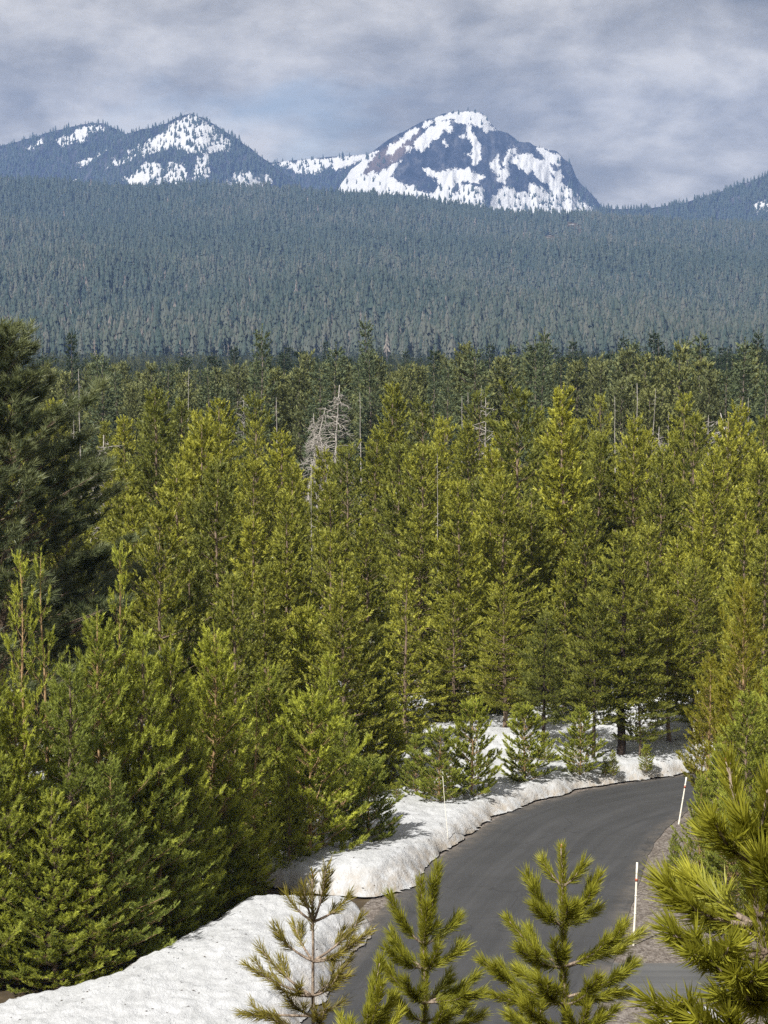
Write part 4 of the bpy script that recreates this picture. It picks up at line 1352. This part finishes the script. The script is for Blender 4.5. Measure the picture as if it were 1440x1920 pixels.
def mountain_trees(name, mm, n, seed, lab, p_snow=0.10, p_open=1.0, hh=(9, 17), edge=3.0, rockfree=None):
    rng = np.random.RandomState(seed)
    V, sn, t = mm['V'], mm['sn'], mm['t']
    R_, C_ = sn.shape
    i = rng.uniform(6.8, R_ - 1.001, n); j = rng.uniform(0, C_ - 1.001, n)
    i0, j0 = i.astype(int), j.astype(int)
    fi, fj = (i - i0)[:, None], (j - j0)[:, None]
    P = (V[i0, j0] * (1 - fj) + V[i0, j0 + 1] * fj) * (1 - fi) + (V[i0 + 1, j0] * (1 - fj) + V[i0 + 1, j0 + 1] * fj) * fi
    s = sn[i0, j0]
    pu, pv = proj(P)
    nz = fbm(pu / 9, pv / 26, seed + 2, 3)
    s2 = s + (nz - 0.5) * 44 + (fbm(pu / 3.5, pv / 12, seed + 6, 2) - 0.5) * 22
    pr = np.where(s2 > edge, p_snow, p_open)
    if rockfree is not None:
        pr = rockfree(pu, pv, pr, s2)
    k = rng.rand(n) < pr
    P = P[k]
    h = rng.uniform(hh[0], hh[1], len(P)) * rng.uniform(0.7, 1.15, len(P))
    w = h * rng.uniform(1.0, 1.5, len(P))
    P[:, 2] -= 1.0
    instancer(name, P, np.stack([w, w, h], 1), slope_meshes_live, seed, label=lab)


def main_rule(pu, pv, pr, s2):
    # sparse timber at the foot, on the crest and down the right flank; bare cliffs elsewhere
    foot = sstep(330, 392, pv) * 0.30
    crest = np.where((pv < 226) & (pu > 835), 0.25, 0.0)
    rflank = sstep(1045, 1085, pu) * 0.55
    lflank = np.where((pu < 720) & (pv > 290), 0.16, 0.0)
    return np.maximum.reduce([foot, crest, rflank, lflank, np.full(pu.shape, 0.012)])


mountain_trees('mountain_conifers', ml, 15000, 91, 'conifers dotted over the pointed snowy peak', 0.22, 0.85, (9, 17))
mountain_trees('mountain_conifers', mf, 15000, 92, 'conifers on the low wooded mountain at far left', 0.2, 0.85, (9, 17))
mountain_trees('mountain_conifers', ms_, 3000, 93, 'conifers along the snowy saddle', 0.10, 1.0, (9, 18))
mountain_trees('mountain_conifers', mh, 14000, 94, 'conifers covering the wooded hill at right', 0.2, 1.0, (10, 18))
mountain_trees('mountain_conifers', mt, 9000, 95, 'sparse conifers at the foot of the rocky peak', 0.1, 0.1, (9, 17), rockfree=main_rule)

# ------------------------------------------------------------------ haze
hz = MB()
bx0, bx1, by0, by1, bz0, bz1 = -3600, 3600, -80, 6330, -4, 700
Vb = [(x, y, z) for z in (bz0, bz1) for y in (by0, by1) for x in (bx0, bx1)]
Qb = [(0, 2, 3, 1), (4, 5, 7, 6), (0, 1, 5, 4), (2, 6, 7, 3), (0, 4, 6, 2), (1, 3, 7, 5)]
hm, hnt, hout = new_mat('haze')
pv_ = hnt.nodes.new('ShaderNodeVolumePrincipled')
pv_.inputs['Color'].default_value = (0.31, 0.51, 1.0, 1)
pv_.inputs['Density'].default_value = 0.000092
pv_.inputs['Anisotropy'].default_value = 0.0
hnt.links.new(pv_.outputs[0], hout.inputs['Volume'])
add('haze', make_mesh('haze', Vb, Qb, hm), kind='stuff', label='thin blue haze over the far hills')

# ------------------------------------------------------------------ snow stakes
def stake(base, top, r, label, band=True):
    base, top = np.array(base, float), np.array(top, float)
    L = np.linalg.norm(top - base)
    root = bpy.data.objects.new('snow_stake', None)
    COL.objects.link(root)
    root.location = base
    root.rotation_euler = Vector(top - base).to_track_quat('Z', 'Y').to_euler()
    root['label'] = label; root['category'] = 'marker stake'; root['group'] = 'white snow stakes marking the road'
    m = MB()
    zs = np.linspace(-0.3, L, 9)
    m.tube(np.stack([0.006 * np.sin(zs * 2), 0.004 * np.cos(zs * 3), zs], 1), r * (1.0 - 0.18 * np.linspace(0, 1, 9)), 10)
    for q in (0.35, 0.8, 1.25):
        if q < L:
            m.tube([(0.006 * math.sin(q * 2), 0.004 * math.cos(q * 3), q - 0.008), (0.006 * math.sin(q * 2), 0.004 * math.cos(q * 3), q + 0.008)], r * 1.12, 10)
    add('pole', m.mesh('stake_pole', M['white'], True), root)
    if band:
        m = MB(); zq = L * 0.79
        m.tube([(0.006 * math.sin(zq * 2), 0.004 * math.cos(zq * 3), zq - 0.035), (0.006 * math.sin(zq * 2), 0.004 * math.cos(zq * 3), zq + 0.035)], r * 1.15, 10)
        add('tape_band', m.mesh('stake_band', M['redband'], True), root)


b1 = G(1188, 1772, 0.02)
stake(b1, D(1195, 1617, b1[1]), 0.030, 'white stake with a red band standing in the gravel shoulder')
b2 = G(1273, 1545, 0.02)
stake(b2, D(1287, 1457, b2[1]), 0.026, 'leaning white stake at the inside of the bend, half hidden by a pine')
b3 = G(1306, 1408, 0.8)
stake(b3, D(1300, 1352, b3[1]), 0.030, 'farthest white stake against the snow mounds at the right', False)
b4 = G(839, 1562, 0.4)
stake(b4, D(830, 1455, b4[1] + 0.4), 0.008, 'thin white stake leaning in the snow bank left of the road', False)

# --- willow shrubs in front of the far mounds
for i, (u, v, wd) in enumerate([(1195, 1404, 1.0), (1222, 1403, 1.0), (1252, 1404, 1.1), (1282, 1402, 1.0), (1310, 1400, 1.0), (1168, 1402, .8), (1100, 1395, .8), (880, 1400, 0.9)]):
    rng = np.random.RandomState(60 + i)
    n = 300
    a = rng.uniform(0, 6.28, n); e = rng.uniform(0.3, 1.3, n)
    dv = np.stack([np.cos(a) * np.cos(e), np.sin(a) * np.cos(e), np.sin(e)], 1)
    p0 = rng.normal(0, 0.28, (n, 3)) * np.array([wd, 0.6, 0.05])
    Ln = rng.uniform(0.25, 0.6, n)[:, None]
    sd = unit(np.cross(dv, rng.normal(size=(n, 3)))) * 0.012
    V = np.stack([p0 - sd, p0 + sd, p0 + dv * Ln], 1).reshape(-1, 3)
    g_ = G(u, v, 0.35)
    lb = ['bare reddish-brown willow shrub left of the clearing mounds', 'low brown shrub, next along from the reddish-brown willow', 'brown shrub at the foot of the largest snow mound', 'dark twiggy shrub in the middle of the shrub line',
          'brown shrub nearest the farthest stake', 'small brown shrub beside the slim trunk', 'low brown shrub behind the curved dark trunk', 'small brown shrub at the left back of the clearing'][i]
    add('willow_shrub', make_mesh('willow_shrub', V, np.arange(3 * n).reshape(-1, 3), M['shrub'], {'tint': np.repeat(rng.rand(n), 3)}), loc=g_, label=lb, category='shrub', group='bare shrubs by the snow mounds')


# ------------------------------------------------------------------ foreground saplings, needle by needle
def curve3(p0, p1, sag, n=7):
    """branch that leaves outward and sweeps up towards its tip"""
    t = np.linspace(0, 1, n)[:, None]
    c = p0 + (p1 - p0) * np.array([0.62, 0.62, sag])
    return (1 - t) ** 2 * p0 + 2 * t * (1 - t) * c + t ** 2 * p1


def clothe(pts, nlen, wid, spacing, K, rng, tint, start=0.0, cone=(0.45, 0.95)):
    """needles all along a curve"""
    d = np.concatenate([[0], np.cumsum(np.linalg.norm(np.diff(pts, axis=0), axis=1))])
    L = d[-1]
    n = max(2, int(L * (1 - start) / spacing))
    s = np.linspace(start * L, L * 0.995, n)
    P = np.stack([np.interp(s, d, pts[:, q]) for q in range(3)], 1)
    tg = np.gradient(P, axis=0)
    R = nlen * np.ones(n) * rng.uniform(0.85, 1.1, n)
    return needle_mesh(P, tg, spacing * 1.3, R, tint + 0.15 * (s / L - 0.5), K, wid, rng, cone[0], cone[1], bend=True)


def sapling(name, stem_px, branches, dist, label, group, nlen=0.048, wid=0.0019, seed=1, bark='bark_near', foliage='near', stem_r=0.013, spacing=0.009, K=30, sub=2, stem_needles=0.35, cat='sapling', tint=0.5, bare=0.15, sagk=0.32):
    rng = np.random.RandomState(seed)
    root = bpy.data.objects.new(name, None)
    COL.objects.link(root)
    stem = np.array([D(u, v, dist + (q[0] if q else 0)) for (u, v, *q) in stem_px])
    gx, gy = stem[0][0], stem[0][1]
    g0 = np.array([gx, gy, float(gz(gx, gy)) - 0.05])
    root.location = g0
    root['label'] = label; root['category'] = cat
    if group:
        root['group'] = group
    stem = np.vstack([g0, stem])
    st = resample(stem, 40)
    dd = np.linspace(0, 1, 40)
    m = MB()
    m.tube(st - g0, stem_r * (1.25 - 0.85 * dd), 8)
    add('trunk', m.mesh(name + '_trunk', M[bark], True), root)
    # needles on the younger upper stem
    k0 = int(40 * (1 - stem_needles))
    V, Fc, tt = clothe(st[k0:] - g0, nlen * 0.85, wid, spacing, K, rng, tint, 0.0, (0.5, 1.0))
    add('needles', make_mesh(name + '_needles', V, Fc, M[foliage], {'tint': tt}), root)
    # bud at the tip
    m = MB(); q = st[-1] - g0; ax = unit(st[-1] - st[-3])
    m.tube([q, q + ax * nlen * 0.12, q + ax * nlen * 0.3], [stem_r * 0.25, stem_r * 0.28, stem_r * 0.1], 6)
    add('bud', m.mesh(name + '_bud', M['bud'], True), root)
    for (u0, v0, u1, v1, dz, *o) in branches:
        sc_ = o[0] if o else 1.0
        p0 = D(u0, v0, dist); p1 = D(u1, v1, dist + dz)
        c = curve3(p0, p1, sagk + rng.uniform(-0.08, 0.08), 9) - g0
        L = np.linalg.norm(p1 - p0)
        w = MB(); w.tube(c, stem_r * (0.52 - 0.30 * np.linspace(0, 1, 9)), 6)
        curves = [(c, bare)]
        for _s in range(sub if L > 0.12 else 0):
            f = rng.uniform(0.4, 0.72)
            i = int(f * 8)
            b0 = c[i]
            tg = unit(c[min(i + 1, 8)] - c[i - 1])
            sdv = unit(np.cross(tg, np.array([0, 0, 1.0]))) * rng.choice([-1, 1])
            b1_ = b0 + unit(tg * 0.8 + sdv * rng.uniform(0.3, 0.8) + np.array([0, 0, rng.uniform(0.1, 0.5)])) * L * rng.uniform(0.22, 0.38)
            cc = curve3(b0, b1_, 0.35, 5)
            w.tube(cc, stem_r * (0.30 - 0.15 * np.linspace(0, 1, 5)), 5)
            curves.append((cc, 0.05))
        b = add('branch', w.mesh(name + '_branch', M[bark], True), root)
        Vs, Fs, Ts, n = [], [], [], 0
        for cc, st_ in curves:
            V, Fc, tt = clothe(cc, nlen * sc_, wid, spacing, K, rng, tint + rng.normal(0, 0.06), st_)
            Vs.append(V); Fs.append(Fc + n); Ts.append(tt); n += len(V)
        add('needles', make_mesh(name + '_branch_needles', np.vstack(Vs), np.vstack(Fs), M[foliage], {'tint': np.concatenate(Ts)}), b)
    return root


SG = 'small pine saplings in the foreground'
sapling('pine_sapling', [(1068, 2010), (1062, 1920), (1056, 1812), (1056, 1742), (1055, 1655), (1053, 1590)],
        [(1055, 1662, 1020, 1618, 0.02), (1055, 1662, 1090, 1626, -0.02), (1055, 1738, 990, 1646, 0.03), (1055, 1738, 1121, 1648, 0.0), (1055, 1735, 1002, 1700, -0.10), (1056, 1738, 1112, 1708, 0.14), (1056, 1740, 1064, 1700, -0.15),
         (1056, 1812, 955, 1727, 0.05), (1056, 1812, 1168, 1736, -0.03), (1056, 1815, 975, 1780, -0.14), (1056, 1815, 1198, 1752, 0.16), (1056, 1812, 1040, 1770, -0.12), (1058, 1870, 1186, 1812, -0.05), (1058, 1868, 976, 1815, 0.15),
         (1060, 1882, 906, 1803, 0.0), (1060, 1882, 930, 1868, -0.12), (1060, 1884, 1176, 1862, 0.16), (1060, 1884, 1120, 1835, -0.16), (1060, 1884, 1010, 1840, -0.15), (1062, 1930, 985, 1886, -0.2), (1062, 1935, 1150, 1895, -0.1),
         (1064, 1960, 960, 1905, 0.05), (1064, 1960, 1100, 1890, -0.22)],
        7.4, 'full bright green sapling at bottom centre right with one thick straight leader', SG, seed=3, bark='bark_near', tint=0.48, stem_r=0.012, sub=2, stem_needles=0.85)
sapling('pine_sapling', [(586, 2010), (588, 1920), (586, 1867), (587, 1801), (588, 1726), (582, 1678), (586, 1645)],
        [(588, 1728, 540, 1682, 0.02), (588, 1726, 611, 1632, -0.02), (588, 1728, 651, 1683, 0.03), (588, 1726, 570, 1668, -0.06),
         (587, 1802, 517, 1746, 0.0), (587, 1802, 553, 1738, 0.10), (587, 1802, 676, 1722, 0.04), (587, 1803, 689, 1750, -0.06), (587, 1803, 632, 1790, -0.12),
         (586, 1867, 466, 1812, 0.0), (586, 1867, 492, 1782, 0.08), (586, 1867, 634, 1828, -0.10), (586, 1868, 655, 1800, 0.12), (586, 1868, 520, 1850, -0.15), (586, 1905, 456, 1900, 0.0), (586, 1905, 540, 1870, -0.12), (586, 1905, 640, 1880, 0.05), (586, 1930, 500, 1905, -0.1), (586, 1930, 610, 1890, -0.15)],
        6.5, 'thin sapling with brownish bare stem at bottom centre left, in front of the snow bank', SG, seed=5, bark='bark_near', nlen=0.037, K=15, foliage='near_brown', tint=0.45, stem_r=0.009, sub=2, bare=0.42, stem_needles=0.10)
sapling('pine_sapling', [(793, 2010), (795, 1920), (798, 1880), (796, 1816), (795, 1771), (790, 1700), (789, 1655)],
        [(795, 1771, 734, 1686, 0.0), (795, 1771, 820, 1632, -0.02), (795, 1772, 855, 1722, 0.06), (795, 1772, 800, 1700, -0.1),
         (796, 1816, 737, 1754, 0.05), (796, 1816, 728, 1782, -0.08), (796, 1818, 866, 1778, 0.02), (796, 1818, 820, 1780, -0.12), (798, 1880, 720, 1812, 0.0), (798, 1880, 888, 1832, 0.04), (798, 1880, 900, 1862, -0.10), (798, 1882, 760, 1840, -0.14),
         (798, 1882, 840, 1830, 0.12), (797, 1915, 870, 1885, 0.0), (797, 1915, 745, 1870, -0.1), (796, 1945, 830, 1895, -0.15), (796, 1945, 900, 1905, 0.1)],
        7.6, 'three-pronged green sapling between the brownish sapling and the full bright one', SG, seed=8, tint=0.42, stem_r=0.010, sub=1, stem_needles=0.8)
sapling('pine_sapling', [(655, 2040), (662, 1990), (672, 1960)],
        [(664, 1985, 712, 1806, 0.0, 1.1), (664, 1990, 715, 1850, -0.15), (664, 1985, 640, 1912, 0.1), (664, 1990, 690, 1900, -0.1), (664, 1990, 745, 1905, 0.05)],
        5.9, 'yellow-tipped sapling rising from the bottom edge right of the brownish sapling', SG, seed=11, tint=0.50, stem_r=0.010, sub=2, bare=0.45, nlen=0.036, stem_needles=0.5)
# --- close pine at the right edge
NP = sapling('young_pine', [(1470, 2060), (1452, 1920), (1440, 1830), (1430, 1762), (1418, 1681), (1402, 1608), (1382, 1520), (1364, 1428)],
             [(1411, 1735, 1256, 1666, -0.05, 1.1), (1411, 1732, 1312, 1655, 0.12, 1.0), (1414, 1784, 1262, 1752, -0.12, 0.9), (1420, 1790, 1300, 1790, -0.2, .9), (1446, 1935, 1226, 1880, -0.1, .9), (1446, 1905, 1345, 1868, 0.1, 0.85),
              (1448, 1930, 1310, 1915, -0.15, 1), (1449, 1955, 1235, 1945, -0.1, 1), (1425, 1720, 1470, 1600, -0.1, 1.0), (1402, 1612, 1440, 1480, -0.08, 1.0), (1402, 1612, 1450, 1530, 0.1, 1.0), (1402, 1610, 1340, 1540, -0.08, .85), (1440, 1830, 1380, 1830, -0.2, 1.0), (1448, 1860, 1500, 1760, 0.1, 1.0),
              (1428, 1760, 1345, 1690, 0.1, 1), (1446, 1880, 1390, 1850, -0.15, 1)],
             3.2, 'close bushy pine at the right edge with long bright needles and a cone', None, nlen=0.046, wid=0.0024, seed=21, tint=0.55, stem_r=0.011, sub=3, spacing=0.009, K=20, cat='tree', bare=0.12, stem_needles=0.95, sagk=0.2)
# pine cone beside the stem
m = MB()
cc0 = D(1434, 1800, 3.14) - np.array(NP.location)
rng = np.random.RandomState(4)
for k in range(70):
    t = k / 70.0
    a = k * 2.39996
    r = 0.014 * math.sin(math.pi * (0.08 + 0.88 * t)) ** 0.7
    zc = 0.040 * (t - 0.5)
    e = np.array([math.cos(a), math.sin(a), 0]); q = np.array([-math.sin(a), math.cos(a), 0])
    b0 = cc0 + e * r * 0.25 + np.array([0, 0, zc]); tip = cc0 + e * r * 1.15 + np.array([0, 0, zc - 0.004])
    m.add([b0 - q * 0.002, b0 + q * 0.002, tip + q * 0.005, tip - q * 0.005, tip + e * 0.001 + np.array([0, 0, -0.003]), b0 + np.array([0, 0, -0.003])],
          [(0, 1, 2), (0, 2, 3), (3, 2, 4), (5, 3, 4), (5, 4, 2), (5, 2, 1), (5, 0, 3)])
add('pine_cone', m.mesh('pine_cone', M['cone']), NP)

# ------------------------------------------------------------------ labels for trees that have none yet
def ordinal(n):
    return str(n) + ('th' if 10 <= n % 100 <= 20 else {1: 'st', 2: 'nd', 3: 'rd'}.get(n % 10, 'th'))


for a in ALL:
    u, v = proj(np.array([a['x'], a['y'], a['top']]))
    a['u'], a['v'] = float(u), float(v)
bands = {'near': [(0, 'bushy green pine in the thicket left of the snow bank')],
         'grove': [(0, 'pine crown in the front row of the sunlit grove'), (80, 'sunlit pine in the second row of the grove'), (89, 'yellow-green pine in the middle of the grove'), (97, 'tall pine in the upper rows of the grove'), (108, 'pine near the back of the grove'), (120, 'pine of the hindmost grove row, mostly crown tip showing')],
         'back': [(0, None)], 'sky': [(0, 'dark pointed fir tip on the forest skyline')]}
buckets = {}
for a in ALL:
    if a['label']:
        a['o']['label'] = a['label']
        continue
    tg = a['tag']
    if tg == 'back':
        key = ('back', 'dark fir' if a['kind'] == 'fir_tree' else 'olive pine', int((a['y'] - 160) // 28))
    else:
        b = [s for s in bands[tg] if a['y'] >= s[0]][-1]
        key = (tg, b[1], b[0])
    buckets.setdefault(key, []).append(a)
for key, L in buckets.items():
    L.sort(key=lambda q: q['u'])
    for i, a in enumerate(L):
        if key[0] == 'back':
            a['o']['label'] = '%s in the %s row of distant flat forest, %s from the left' % (key[1], ('first', 'second', 'third', 'fourth', 'fifth', 'sixth')[min(key[2], 5)], ordinal(i + 1))
        else:
            a['o']['label'] = '%s, %s from the left' % (key[1], ordinal(i + 1))
